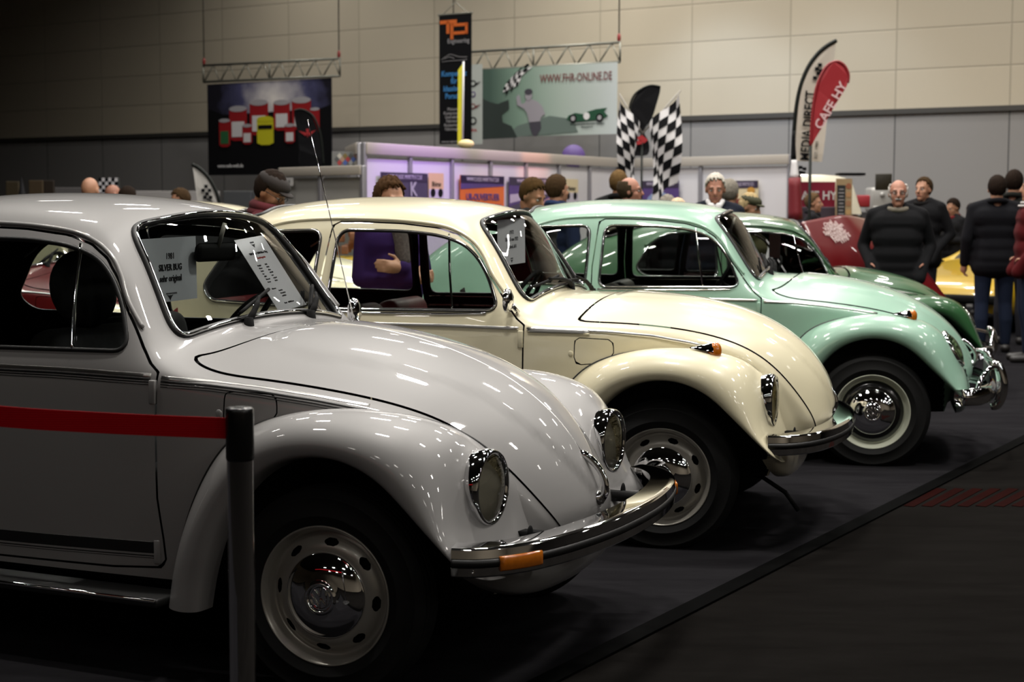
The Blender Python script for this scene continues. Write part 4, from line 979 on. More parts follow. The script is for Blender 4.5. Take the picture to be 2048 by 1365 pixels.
for b in (250,256): tx('Fahrergemeinschaft Historischer Rennsport' if b==250 else 'Rennsport e.V.',5*k,mat('print_dark_green',(.022,.032,.028),.6),o,X(1178),Y(b),sx=.75)
# yellow-white feather banner in front of the TP banner
o,c=sail('feather_flag',[(915,290),(916,140),(927,125),(926,200),(925,290)],22.5,YEL,'slim yellow and white feather flag in front of the black initials banner',[(927,123),(926,200),(925,292)],(.014,WHT)); base_pole(o,c,925,290,22.5)
# ------------------------------------------------------------------ exhibition booths
BW=mat('white_booth_panel',(.62,.60,.61),.5); BA=mat('booth_aluminium',(.30,.29,.31),.4,.6); BF=mat('booth_fascia',(.40,.36,.31),.5); GB=mat('grey_booth_panel',(.33,.32,.30),.6)
def booth(name,a,b,z,n,label,panelm,fh=.14,group='booth partition walls',skip=()):
    """system wall: panels between aluminium posts under a fascia rail; a,b = ends on the ground (x,y)"""
    a=np.array(a[:2]);b=np.array(b[:2]); d=b-a; L=np.linalg.norm(d); d/=L; yaw=math.atan2(d[1],d[0])
    root=empty(name,(*a,0),yaw,label,'partition wall',group)
    for i in range(n):
        obj('panel',box(L/n-.04,.03,z-fh-.05,((i+.5)*L/n,.03,(z-fh)/2)),panelm,root,smooth=False)
    for i in range(n+1): obj('post',box(.055,.055,z,(i*L/n,0,z/2),.008),BA,root)
    obj('fascia',box(L,.07,fh,(L/2,-.01,z-fh/2),.006),BF,root)
    return root,yaw,L
Z1=2.2
def ztop(px,py,z):  # ground point under a top edge seen at (px,py), at height z
    d=ray(px,py); return (np.array([0,0,CAMH])+d*((z-CAMH)/d[2]))
pa,pb=ztop(728,285,Z1),ztop(1236,317,Z1)
pa0=pa+np.array([-.05,0,0])
bt,byaw,bl=booth('booth_wall',pa,pb,Z1,7,'long white booth wall lit lilac at its left end, hung with show posters',BW)
pc,pd=ztop(1240,318,Z1),ztop(1580,309,Z1)
bt2,byaw2,bl2=booth('booth_wall',pc,pd,Z1,2,'white booth wall behind the crossed chequered flags',BW)
# left return of the first booth
pe=pa+np.array([-.35,1.6,0]); 
bt4,_,_=booth('booth_wall',pe,pa+np.array([-.06,.03,0]),Z1,1,'short end panel at the left corner of the lilac booth wall',BW)
# grey counter booth at the left
ga_,gb_=ztop(563,336,1.88),ztop(726,331,1.88)
bt3,gyaw,gl=booth('booth_wall',ga_,gb_,1.88,2,'low grey booth wall with beige top rail, left of the lilac booth',GB,.10)
tc_=mat('tag_white',(.55,.53,.52),.6)
def on_booth(a,b,s0,s1,z0,z1,m,name,label,cat,off=.035,group=None,t=.006):
    a=np.array(a[:2]);b=np.array(b[:2]); d=(b-a)/np.linalg.norm(b-a); L=np.linalg.norm(b-a); n=np.array([d[1],-d[0]])
    p=lambda s,z: np.array([*(a+d*L*s+n*off),z])
    return board(name,(p(s0,z1),p(s1,z1),p(s1,z0),p(s0,z0)),t,m,label,cat,group)
def hit(a,b,px,py,off=.035):
    a=np.array(a[:2]);b=np.array(b[:2]); d=(b-a)/np.linalg.norm(b-a); n=np.array([d[1],-d[0]]); r=ray(px,py); t=np.dot(n,a+n*off)/np.dot(n,r[:2]); p=np.array([0,0,CAMH])+r*t
    return np.dot(p[:2]-a,d)/np.linalg.norm(b-a),p[2]
def poster(a,b,x0,x1,y0,y1,m,label,group='show posters'):
    s0,z1=hit(a,b,x0,y0); s1,_=hit(a,b,x1,y0); z0=hit(a,b,(x0+x1)/2,y1)[1]
    return on_booth(a,b,s0,s1,z0,z1,m,'poster',label,'poster',group=group)
DKP=mat('print_violet_grey',(.055,.045,.075),.5); PEA=mat('print_peach',(.62,.42,.22),.5); LIL=mat('print_lilac',(.42,.36,.46),.5); CRE=mat('print_cream',(.62,.52,.32),.5)
def header(o,w,h,s): 
    pt('header_band',rect(0,h/2-.055,w*.99,.11),mat('print_dark_violet',(.030,.020,.045),.5),o,.006); tx(s,.075,LIL,o,0,h/2-.055,.010,sx=min(1,w/(len(s)*.062)))
HD='WWW.CLASSIC-MARKTPLATZ.DE'
o,w,h=poster(pa,pb,761,855,344,420,DKP,'dark violet poster behind the curly haired woman on the lilac booth wall'); header(o,w,h,HD); tx('K',.24,GRY,o,.18,.02,bold=True)
for nm,(x0,x1),lab in (('a',(857,887),'narrow peach and white poster beside the dark violet poster'),('b',(1128,1156),'narrow yellow and white poster beside the man with the navy collar')):
    o,w,h=poster(pa,pb,x0,x1,346 if nm=='a' else 358,425,PEA if nm=='a' else CRE,lab); pt('lower_field',rect(0,-h*.2,w*.99,h*.58),mat('print_pale_lilac',(.50,.46,.52),.5),o,.006)
    tx('Meister' if nm=='b' else 'Börse',.09,BLK,o,0,h*.22,.010)
    for q in (-.25,.25): pt('picture_print',disc(q*w,-.0,.055),BLK,o,.012)
o,w,h=poster(pa,pb,920,1008,350,450,ORG,'orange poster with violet slanted top in the middle of the booth wall'); pt('slanted_band',[(-w*.495,h/2),(w*.495,h/2),(w*.495,h/2-.135),(-w*.495,h/2-.185)],PUR,o,.006); header(o,w,h,HD)
tx('UR-OUVERTUER',.125,PUR,o,0,h/2-.29,.010,bold=True,sx=.95); tx('KOMMISSION',.125,PUR,o,.12,h/2-.43,.010,bold=True,sx=.95)
o,w,h=poster(pa,pb,1018,1122,354,430,PUR,'violet poster with pale slanted stripes behind two men'); header(o,w,h,HD)
for k,(m_,q) in enumerate(((LIL,.0),(DKP,-.16),(mat('print_rose',(.42,.25,.26),.5),-.30))): pt('slanted_stripe',[(-w*.49,q+.02),(w*.49,q+.36 if q+.36<h/2-.16 else h/2-.16),(w*.49,q+.26 if q+.26<h/2-.16 else h/2-.17),(-w*.49,q-.10)],m_,o,.006+.002*k)
o,w,h=poster(pc,pd,1284,1358,362,425,PUR,'violet poster with blue ring behind the man with glasses'); header(o,w,h,HD); pt('ring_print',disc(-.02,-.22,.30),mat('print_steel_blue',(.20,.26,.42),.5),o,.006); pt('ring_print',disc(-.02,-.22,.23),mat('print_navy',(.03,.05,.16),.5),o,.009)
o,w,h=poster(pc,pd,1456,1517,362,428,CRE,'cream poster with dark red arch beside the white haired man'); header(o,w,h,HD); pt('arch_print',[(q*w,-.18+.17*math.cos(q*2.6)) for q in np.linspace(-.45,.45,14)]+[(q*w,-.26+.17*math.cos(q*2.6)) for q in np.linspace(.45,-.45,14)],DRD,o,.006); pt('blot_print',disc(.15,.10,.07,.05),mat('print_ochre',(.50,.25,.04),.5),o,.008)
# little tag on the grey booth, diamond pattern board and dark boards behind it
s0,z1=hit(ga_,gb_,566,356); s1,z0=hit(ga_,gb_,586,372)
o,w,h=on_booth(ga_,gb_,s0,s1,z0,z1,tc_,'notice','small white notice on the grey booth wall','notice'); tx('IV II',.06,BLK,o,0,0,.006)
o,w,h=board('pattern_board',(at(664,301,19.2),at(728,305,19.2),at(728,335,19.2),at(664,335,19.2)),.01,mat('pattern_back',(.20,.20,.19),.6),'diamond patterned coloured board standing behind the grey booth wall','board')
cs=[(.45,.06,.06),(.10,.10,.10),(.55,.52,.45),(.08,.14,.42),(.45,.28,.20),(.22,.16,.05),(.40,.40,.40)]
q=.075; k=0
for i in range(-4,5):
    for j in range(-2,3):
        a_,b_=(i+(j%2)*.5)*q*2*.45,j*q*.55
        if abs(a_)<w/2-.04 and abs(b_)<h/2-.02:
            pt('diamond_print',[(a_-q*.42,b_),(a_,b_-q*.5),(a_+q*.42,b_),(a_,b_+q*.5)],mat('dia%d'%(k%7),cs[k%7],.5),o,.006+.001*(j%2)); k+=1
def slab(name,x0,y0,x1,y1,Yd,z0,t,m,label,cat,group=None):
    A=at(x0,y0,Yd);B=at(x1,y1,Yd); w_=B[0]-A[0]; zt=A[2]
    return obj(name,box(w_,t,zt-z0,(0,0,(zt-z0)/2),.01),m,smooth=False,loc=((A[0]+B[0])/2,Yd,z0),label=label,cat=cat,group=group)
slab('exhibition_screen',447,382,504,440,21,0,.06,mat('dark_slate_panel',(.035,.040,.036),.7),'dark slate display panel behind the man in the red scarf','exhibition screen')
slab('exhibition_screen',504,382,568,440,21.05,0,.06,mat('dark_slate_panel',(.035,.040,.036),.7),'dark slate display panel partly hidden behind the flat cap','exhibition screen')
slab('exhibition_screen',255,382,440,440,27,0,.06,mat('pale_panel',(.40,.38,.37),.7),'low pale partition behind the dark haired man, left of the small feather flag','exhibition screen')
slab('exhibition_screen',110,375,205,440,27.5,0,.06,mat('mid_grey_panel',(.16,.15,.15),.7),'low grey partition with lettering left of the bald man','exhibition screen')
slab('exhibition_screen',58,361,88,440,24,0,.05,mat('brown_wood',(.07,.045,.02),.6),'brown wooden display board at the far left','exhibition screen'); slab('exhibition_screen',88,361,110,440,24.1,0,.05,mat('dark_brown_wood',(.022,.013,.006),.6),'dark brown display board beside the brown one at the far left','exhibition screen')
slab('exhibition_screen',12,363,40,440,24.2,0,.05,mat('ochre_board',(.05,.035,.015),.6),'dim ochre display board at the left edge behind the tent shape','exhibition screen')
P=at(43,354,23.5); obj('folded_parasol',join(lathe([(.002,0),(.05,-.25),(.13,-.75),(.20,-1.2),(.02,-1.2)],12),tube([(0,0,-1.2),(0,0,-P[2]+.02)],.02),lathe([(.25,-P[2]+.05),(.25,-P[2]+.001),(.001,-P[2]+.001)],16)),mat('dark_parasol_cloth',(.010,.010,.012),.8),loc=tuple(P),label='dark folded parasol standing at the far left',cat='parasol')

# ------------------------------------------------------------------ flags
def checks(name,fn,nu,nv,parent,m,off):
    g=[]
    for i in range(nu):
        for j in range(nv):
            if (i+j)%2: g.append(([fn(i/nu,j/nv),fn((i+1)/nu,j/nv),fn((i+1)/nu,(j+1)/nv),fn(i/nu,(j+1)/nv)],[(0,1,2,3)]))
    V,F=join(*g); return obj(name,([(x,y-off,z) for x,y,z in V],F),m,parent,smooth=False)
def hung_flag(p_top,p_bot,drop,sway,label,tilt_img=0,nu=5,nv=9,side=1):
    """chequered cloth hanging in folds from a slanted stick"""
    A,B=np.array(p_top),np.array(p_bot); c=np.array([B[0],B[1],B[2]])
    root=empty('chequered_flag',tuple(c),0,label,'flag','crossed chequered flags')
    obj('stick',tube([A-c+(A-B)*.06,(0,0,0)],.012,False,8),mat('flag_stick',(.25,.23,.20),.4),root)
    def fn(u,v):
        p=A+(B-A)*.78*u-c; w=v*drop*(1-.12*u)
        fold=.05*math.sin(v*7+u*5)*(1-u*.5)
        x=p[0]+sway*(v**1.3)*(1-u)*.9+side*.05*math.sin(u*6+v*3); return (x,p[1]+fold-.03,p[2]-w)
    us=np.linspace(0,1,24); vs=np.linspace(0,1,28); V=[fn(u,v) for u in us for v in vs]; F=[(i*28+j,(i+1)*28+j,(i+1)*28+j+1,i*28+j+1) for i in range(23) for j in range(27)]
    cl=obj('cloth',(V,F),WHT,root)
    g=[]
    for i in range(nu):
        for j in range(nv):
            if (i+j)%2:
                uu=np.linspace(i/nu,(i+1)/nu,4); vv=np.linspace(j/nv,(j+1)/nv,4)
                g.append(([fn(u,v) for u in uu for v in vv],[(a*4+b,(a+1)*4+b,(a+1)*4+b+1,a*4+b+1) for a in range(3) for b in range(3)]))
    VV,FF=join(*g); obj('black_checks',([(x,y-.012,z) for x,y,z in VV],FF),BLK,cl)
    return root
YF=21.0
hung_flag(at(1357,186,YF),at(1284,268,YF),1.18,.0,'chequered flag hanging to the right of the black feather flag',side=1)
hung_flag(at(1241,192,YF-.05),at(1286,270,YF-.05),1.12,.0,'chequered flag hanging to the left of the black feather flag',side=-1)
st=tube([at(1357,186,YF)*0,at(1357,186,YF)*0+np.array([0,0,.01])],.001)
o,c=sail('feather_flag',bez([(1321,174),(1303,172),(1286,178),(1270,192),(1261,215),(1264,235),(1272,252),(1281,262),(1276,285),(1263,309),(1295,310),(1298,285),(1288,262),(1304,236),(1312,212)],3,True),22.2,BLK,'black rounded feather flag between the two chequered flags',bez([(1321,174),(1303,171),(1285,177),(1268,191),(1259,215),(1262,236),(1272,255),(1284,268)],4),(.014,POLE))
base_pole(o,c,1284,268,22.2,.016)
for q in ([(1272,276),(1284,270),(1296,280),(1288,287)],[(1268,284),(1282,280),(1285,288),(1272,290)]):
    P=[at(px,py,22.16)-c for px,py in q]; obj('emblem',([tuple(p) for p in P]+[tuple(p+np.array([0,.004,0])) for p in P],[(0,1,2,3),(7,6,5,4),(0,4,5,1),(1,5,6,2),(2,6,7,3),(3,7,4,0)]),RED,o,smooth=False)
# round violet sign topping the booth
P=at(1148,312,24.2); obj('round_sign',xf(lathe([(.001,.02),(.17,.02),(.18,0),(.17,-.02),(.001,-.02)],32),(0,0,0),(PI/2,0,0)),mat('violet_sign',(.10,.055,.22),.5),loc=(P[0],24.4,P[2]),label='round violet sign above the booth wall',cat='sign')
obj('floodlight_housing',ball((0,0,0),(.11,.07,.06)),mat('cream_lamp_cover',(.75,.62,.30),.5),loc=tuple(at(932,288,21.4)),label='small cream lamp on top of the booth wall by the yellow flag',cat='lamp')
# small left feather flag with checks
YL_=19.0
o,c=sail('feather_flag',[(385,330),(395,336),(406,345),(416,357),(425,373),(432,390),(437,408),(441,425),(446,450),(400,450),(396,410),(391,370)],YL_,mat('flag_white',(.50,.48,.45),.6),'small white feather flag with black edge and chequer print, left of the dark banner',bez([(384,329),(396,335),(408,345),(419,358),(428,374),(435,391),(440,410),(448,452)],4),(.022,POLE)); base_pole(o,c,448,452,YL_,.02)
for (px,py) in ((412,373),(406,381),(419,381),(414,388),(410,395),(421,395)):
    p=at(px,py,YL_-.03)-c; obj('check_print',box(.040,.004,.040,tuple(p)),BLK,o,smooth=False)
fan_text('MEDIA',.10,BLK,tuple(at(420,418,YL_-.03)-c),basis((0,0,1),(-1,0,0),(0,-1,0)),o,'lettering',.001,'CENTER',True)
P=at(217,378,23.0); root=obj('chequered_flag',box(.28,.008,.32,(0,0,0)),WHT,smooth=False,loc=tuple(P),label='small square chequered flag behind the two bald visitors',cat='flag')
checks('black_checks',lambda u,v:((u-.5)*.28,-.006,(v-.5)*.32),6,6,root,BLK,.002); obj('stick',tube([(.15,0,.16),(.15,0,-P[2]+.02)],.012),POLE,root)
# tall white feather flag and red teardrop flag at the right
YR=20.0
o,c=sail('feather_flag',[(1672,82),(1655,92),(1638,107),(1622,128),(1609,155),(1600,185),(1594,220),(1590,260),(1588,300),(1592,322),(1644,324),(1649,285),(1654,240),(1660,190),(1668,130)],YR,mat('flag_white_bright',(.60,.54,.46),.6),'tall white feather flag with black curved edge and black lettering',bez([(1673,81),(1655,91),(1637,106),(1620,128),(1607,155),(1598,185),(1592,220),(1588,262),(1586,300),(1584,330)],4),(.026,POLE)); base_pole(o,c,1584,330,YR,.03)
uu=at(1622,195,YR)-at(1613,300,YR); uu/=np.linalg.norm(uu); vv=np.array([-uu[2],0,uu[0]])
fan_text('MEDIA DIRECT',.165,BLK,tuple(at(1616,252,YR-.03)-c),basis(uu,vv,(0,-1,0)),o,'lettering',.001,'CENTER',True,.80)
fan_text('EST. 1980',.055,BLK,tuple(at(1633,300,YR-.03)-c),basis(uu,vv,(0,-1,0)),o,'lettering',.001,'CENTER',False)
for (px,py) in ((1634,138),(1640,130),(1630,156),(1642,142),(1637,147)):
    obj('check_print',box(.05,.004,.045,tuple(at(px,py,YR-.03)-c)),BLK,o,smooth=False)
for (px,py) in ((1594,339),(1601,335),(1609,338),(1600,345),(1607,346)): obj('check_print',box(.05,.004,.04,tuple(at(px,py,YR-.03)-c)),BLK,o,smooth=False)
YT=18.6
o,c=sail('teardrop_flag',bez([(1622,291),(1625,250),(1628,215),(1634,178),(1643,152),(1656,132),(1672,124),(1686,129),(1695,146),(1696,164),(1690,178),(1672,208),(1650,245),(1632,275)],3,True),YT,mat('flag_red',(.30,.010,.016),.55),'red teardrop flag with white lettering in front of the white feather flag',bez([(1696,166),(1697,148),(1688,130),(1673,123),(1655,131),(1642,151),(1632,178),(1626,215),(1623,252),(1621,292)],4),(.016,mat('red_flag_hem',(.22,.008,.012),.5))); base_pole(o,c,1621,292,YT,.018)
uu=at(1686,168,YT)-at(1634,256,YT); uu/=np.linalg.norm(uu); vv=np.array([-uu[2],0,uu[0]])
fan_text('CAFE HY',.155,mat('flag_lettering_white',(.62,.42,.42),.6),tuple(at(1662,212,YT-.03)-c),basis(uu,vv,(0,-1,0)),o,'lettering',.001,'CENTER',True,.98)
# furled black-white-red flag at the booth corner
Yq=18.2
root=empty('furled_flag',tuple(at(1584,440,Yq)*np.array([1,1,0])),0,'furled black, white and red flag on a dark pole at the booth corner','flag'); c=np.array(root.location)
obj('pole',tube([(0,0,.02),at(1588,262,Yq)-c],.014,False,8),POLE,root); obj('base_plate',box(.4,.4,.03,(0,0,.015),.008),POLE,root)
for (y0,y1,w0,w1,mm) in ((262,320,.02,.045,BLK),(320,356,.05,.09,WHT),(356,440,.11,.14,mat('flag_dark_red',(.17,.010,.016),.6))):
    pts=[at(1587+(y-262)*.02,y,Yq)-c for y in np.linspace(y0,y1,6)]; obj('cloth',tube(pts,np.linspace(w0,w1,6),False,10,flat=.6),mm,root)

# ------------------------------------------------------------------ food truck, counter sign and menu
YC=20.5
A=at(1606,350,YC); Bq=at(1722,350,YC); tl=Bq[0]-A[0]; ht=at(1640,349,YC)[2]
root=empty('food_truck',(A[0],YC,0),0,'old white roofed food truck with rounded front behind the red sign','food truck')
VW=mat('cream_truck_paint',(.62,.58,.46),.35,coat=.6); VR=mat('dark_red_truck_paint',(.14,.006,.012),.35,coat=.6)
sec=[(0,1.0),(tl*.35,1.0),(tl*.62,.985),(tl*.78,.95),(tl*.90,.86),(tl*.97,.72),(tl*1.02,.55)]
V=[];F=[]
for x_,q in sec:
    z0=1.35; hh=(ht-z0)*max(.05,(q-.45)/.55)
    for k in range(9):
        t=PI*k/8; V.append((x_,-.0+ .5-.5*math.cos(t),z0+hh*min(1,math.sin(t)*1.6)))
for i in range(len(sec)-1):
    for k in range(8): F.append((i*9+k,i*9+k+1,(i+1)*9+k+1,(i+1)*9+k))
obj('roof',(V,F),VW,root)
obj('body',box(tl*1.02,.98,1.05,(tl*.51,.51,.83),.06),VR,root); obj('window',box(.26,.03,.42,(tl*.865,-.0,1.12),.03),mat('dark_glass_green_reflection',(.02,.035,.008),.15,noise=(5,.8)),root)  # green blotches in the window colour imitate a reflection on dark glass
for x_ in (.2,tl*.86): obj('wheel',xf(lathe([(.001,-.09),(.28,-.09),(.32,-.05),(.32,.05),(.28,.09),(.001,.09)],24,'y'),(x_,.12,.32)),M['tyre'],root)
obj('roof_rail',box(.34,.3,.035,(tl*.93,.4,ht+.01),.008),BLK,root); obj('wind_deflector',box(.22,.5,.16,(tl*1.10,.5,1.52),.02),mat('red_awning',(.32,.02,.03),.5),root)
o,w,h=board('shop_sign',(at(1590,364,YC-.12),at(1670,364,YC-.12),at(1670,414,YC-.12),at(1590,414,YC-.12)),.03,mat('sign_crimson',(.24,.006,.030),.5),'crimson shop sign board with white lettering on the food truck','sign')
tx('CAFE HY',.155,WHT,o,.0,-.02,.022,bold=True,sx=.9)
slab('counter',1586,414,1672,470,YC-.15,0,.2,mat('dark_plum_counter',(.045,.030,.045),.6),'dark plum serving counter under the crimson sign','counter')
o,w,h=board('menu_board',(at(1671,358,YC-.45),at(1703,357,YC-.45),at(1704,440,YC-.45),at(1672,440,YC-.45)),.03,mat('menu_beige',(.34,.24,.13),.6),'tall menu board with food pictures beside the crimson sign','menu board')
pt('menu_field',rect(-w*.18,-h*.05,w*.52,h*.78),mat('menu_black',(.012,.013,.015),.6),o,.018)
for i in range(8): pt('menu_line',rect(-w*.18,h*.24-i*h*.085,w*(.36 if i%2 else .28),.012),GRY,o,.022)
for i,cc in enumerate(((.30,.10,.05),(.40,.22,.10),(.32,.16,.08),(.45,.28,.12))): pt('food_picture',disc(w*.27,h*.32-i*h*.21,w*.17,h*.07),mat('food%d'%i,cc,.6),o,.020)
obj('pennant_sign',join(box(.20,.02,.20,(0,0,0),.01)),mat('dark_gold_sign',(.018,.014,.006),.5,noise=(30,.6)),loc=tuple(at(1767,364,19.0)),label='black and gold hanging sign above the old man',cat='sign')
obj('coffee_machine',join(box(.42,.4,.34,(0,0,.17),.04),box(.36,.1,.06,(0,-.2,.05),.01),ball((.1,-.21,.22),.03),ball((-.05,-.21,.24),.035)),mat('pale_machine',(.38,.37,.35),.35,.2),loc=tuple(at(1764,424,22.2)),label='pale coffee machine between the food truck and the old man',cat='coffee machine')
slab('counter',1728,424,1800,470,22.2,0,.5,mat('dark_counter',(.02,.018,.018),.6),'dark counter carrying the pale coffee machine','counter')
# stall with goods seen through the cream car
YS=16.5
root=slab('display_case',664,529,735,620,YS,0,.6,mat('dark_red_wood',(.06,.012,.006),.5),'dark red market stall with yellow cloth seen through the cream car','market stall')
A=at(664,529,YS);Bq=at(735,529,YS); lx=Bq[0]-A[0]; zt=A[2]
obj('yellow_cloth',box(lx+.1,.7,.16,(0,0,zt+.0),.03),mat('yellow_cloth',(.50,.33,.02),.4),root)
gs=[(random.uniform(-lx/2,lx/2),random.uniform(-.25,.2),zt+.14+random.uniform(0,.22)) for _ in range(26)]
for i,q in enumerate(gs[:14]): pass
V=[]; 
obj('goods',join(*[box(.07,.07,.09,q,.01) for q in gs]),mat('mixed_goods',(.30,.12,.06),.4,noise=(12,.9)),root)['kind']='stuff'
slab('booth_pillar',733,478,757,600,15.5,0,.12,mat('pale_pillar',(.42,.43,.44),.5),'pale grey pillar beside the woman in purple, seen through the cream car','pillar')

# ------------------------------------------------------------------ barrier post and tape in the foreground
sb=np.array([0,0,0])
pw=.0635; ds=FPX*pw/57.0; p=at(480,900,ds); zt=at(480,815,ds)[2]
root=empty('barrier_post',(p[0],p[1],0),0,'chrome barrier post with black head holding the red tape in the foreground','barrier post')
obj('tube',lathe([(pw/2-.002,.03),(pw/2-.002,zt-.10)],40),M['chrome'],root)
obj('head',lathe([(.001,zt),(pw/2-.004,zt),(pw/2-.0005,zt-.004),(pw/2,zt-.012),(pw/2,zt-.115),(pw/2-.002,zt-.12),(.001,zt-.12)],40),mat('black_plastic_head',(.006,.006,.006),.25),root)
obj('cap_emblem',join(*[box(.020,.0035,.001,(0,y_,zt+.0005)) for y_ in (-.009,0,.009)]),mat('cap_grey',(.14,.14,.14),.4),root)
obj('foot',lathe([(.001,.045),(.06,.04),(.15,.022),(.17,.012),(.17,.001),(.001,.001)],40),mat('black_foot',(.01,.01,.01),.4),root)
A=at(452,857,ds); T0=at(-60,828,ds+.02)
tw=(at(452,836,ds)-at(452,878,ds))[2]
Pq=np.array([p+np.array([-pw/2-.001,0,0]),A+np.array([-.01,0,0]),(A+T0)/2+np.array([0,0,-.004]),T0,T0+(T0-A)*1.2+np.array([0,.1,.015])]); Pq[0][2]=A[2]
Pb=bez(Pq,8); V=[];F=[]
for q in Pb:
    for (dy,dz) in ((-.0012,-tw/2),(-.0012,tw/2),(.0012,tw/2),(.0012,-tw/2)): V.append(tuple(q+np.array([0,dy,dz])))
for i in range(len(Pb)-1):
    for k in range(4): F.append((i*4+k,i*4+(k+1)%4,(i+1)*4+(k+1)%4,(i+1)*4+k))
tm=mat('red_webbing',(.42,.003,.008),.8,spec=.1); nt=tm.node_tree; wv=nt.nodes.new('ShaderNodeTexWave'); wv.bands_direction='Z'; wv.inputs['Scale'].default_value=60; tcn=nt.nodes.new('ShaderNodeTexCoord'); bpn=nt.nodes.new('ShaderNodeBump'); bpn.inputs['Distance'].default_value=.001; bpn.inputs['Strength'].default_value=.5
nt.links.new(tcn.outputs['Object'],wv.inputs[0]); nt.links.new(wv.outputs['Fac'],bpn.inputs['Height']); nt.links.new(bpn.outputs['Normal'],nt.nodes['Principled BSDF'].inputs['Normal'])
obj('barrier_tape',(V,F),tm,smooth=False,label='red webbing barrier tape stretched from the chrome post past the silver door',cat='barrier tape')

# ------------------------------------------------------------------ paper signs in the windscreens
PAP=mat('white_paper',(.52,.54,.58),.7); PAP2=mat('white_price_sheet',(.72,.70,.74),.7); INK=mat('ink',(.012,.012,.014),.7); INKG=mat('faint_ink',(.15,.15,.16),.7); INKR=mat('red_ink',(.50,.05,.04),.7)
def carM(i): (l,rz)=cars[i]; return Matrix.Translation(l)@Matrix.Rotation(rz,4,'Z')
def sign(i,tl,tr,br,bl,m,label):
    Mx=carM(i); q=[np.array(Mx@Vector(v)) for v in (tl,tr,br,bl)]
    c=sum(q)/4; r=(q[1]-q[0]+q[2]-q[3])/2; w=np.linalg.norm(r); r/=w; u=(q[0]-q[3]+q[1]-q[2])/2; u-=r*np.dot(u,r); h=np.linalg.norm(u); u/=h; n=np.cross(r,u)
    o=obj('paper_sign',box(w,h,.0008),m,smooth=False,label=label,cat='paper sign',group='paper signs in the car windscreens')
    o.matrix_world=Matrix.Translation(Vector(c))@basis(r,u,n).to_4x4(); return o,w,h
def wing_logo(o,b,s=.018,a=0.):
    pt('wing_emblem',[(a-s,b+s*.45),(a-s*.3,b+s*.25),(a,b+s*.35),(a+s*.3,b+s*.25),(a+s,b+s*.45),(a+s*.4,b-s*.1),(a,b-s*.7),(a-s*.4,b-s*.1)],INK,o,.0006,t=.0004)
o,w,h=sign(0,(-.885,-.388,1.326),(-.885,-.085,1.331),(-.885,-.075,1.117),(-.885,-.384,1.110),PAP,'grey white paper sign reading silver bug in the silver windscreen')
for s,b,sz in (('1981',.035,.030),('SILVER BUG',-.003,.030),('sehr original',-.040,.030)): tx(s,sz,INK,o,.005,b+.01,.0007,bold=(s!='1981'),sx=.82)
tx('PRIVATSAMMLUNG',.007,INKG,o,.008,-.080,.0007); wing_logo(o,-.092)
o,w,h=sign(0,(-.850,.104,1.315),(-.858,.300,1.328),(-.690,.312,1.078),(-.682,.118,1.062),PAP2,'white price sheet leaning behind the silver windscreen, above the wiper')
tx('PRIVAT',.008,INKG,o,0,.130,.0007); wing_logo(o,.118,.014); tx('VW Käfer 1200 Silver Bug',.0125,INK,o,0,.085,.0007,sx=.9); tx('Sonderpreis',.0115,INKR,o,0,.066,.0007)
for i,(l_,r_2) in enumerate((('Baujahr','1981'),('Motor','34 PS'),('Farbe','silber'),('km','61.200'),('TÜV','neu'),('Zustand','original'),('Extras','Radio'))):
    tx(l_,.008,INK,o,-.055,.036-i*.0115,.0007,align='LEFT'); tx(r_2,.008,INK,o,-.005,.036-i*.0115,.0007,align='LEFT')
for i,t_ in enumerate(('Historie','Erstlack','Scheckheft','unfallfrei')): tx(t_,.008,INK,o,-.055 if i==0 else -.02,-.062-i*.0115,.0007,align='LEFT')
tx('Preis   9.800 Euro',.009,INK,o,.0,-.125,.0007)
def vplane(i,tlz,blz,p0,yaw,y0,w):
    n=np.array([math.cos(yaw),math.sin(yaw),0]); r=np.array([-n[1],n[0],0]); A=np.array([*p0[:2],tlz]); 
    return [A,A+r*w+np.array([0,0,.010]),A+r*w+np.array([0,0,.010+blz-tlz]),A+np.array([0,0,blz-tlz])]
q=vplane(1,1.372,1.157,(-.896,-.173),-.15,0,.295)
o,w,h=sign(1,*q,PAP2,'white paper sign hanging in the windscreen of the cream car')
for s,b in (('1972',.045),('1302 LS von 1972',.012),('Ankauf.dH',-.022)): tx(s,.026,INKG,o,0,b,.0007,sx=.75 if len(s)>10 else .9)
tx('PRIVAT',.008,INKG,o,0,-.078,.0007); wing_logo(o,-.090,.015)
q=vplane(3,1.255,1.045,(-.92,-.22),.0,0,.20)
Mx=carM(3)
o,w,h=sign(3,*[v-np.array([0,0,.0]) for v in [np.array(a) for a in ((-.96,-.10,1.24),(-.96,.19,1.24),(-.96,.19,1.03),(-.96,-.10,1.03))]],PAP2,'grey white paper sign in the windscreen of the dark green car')
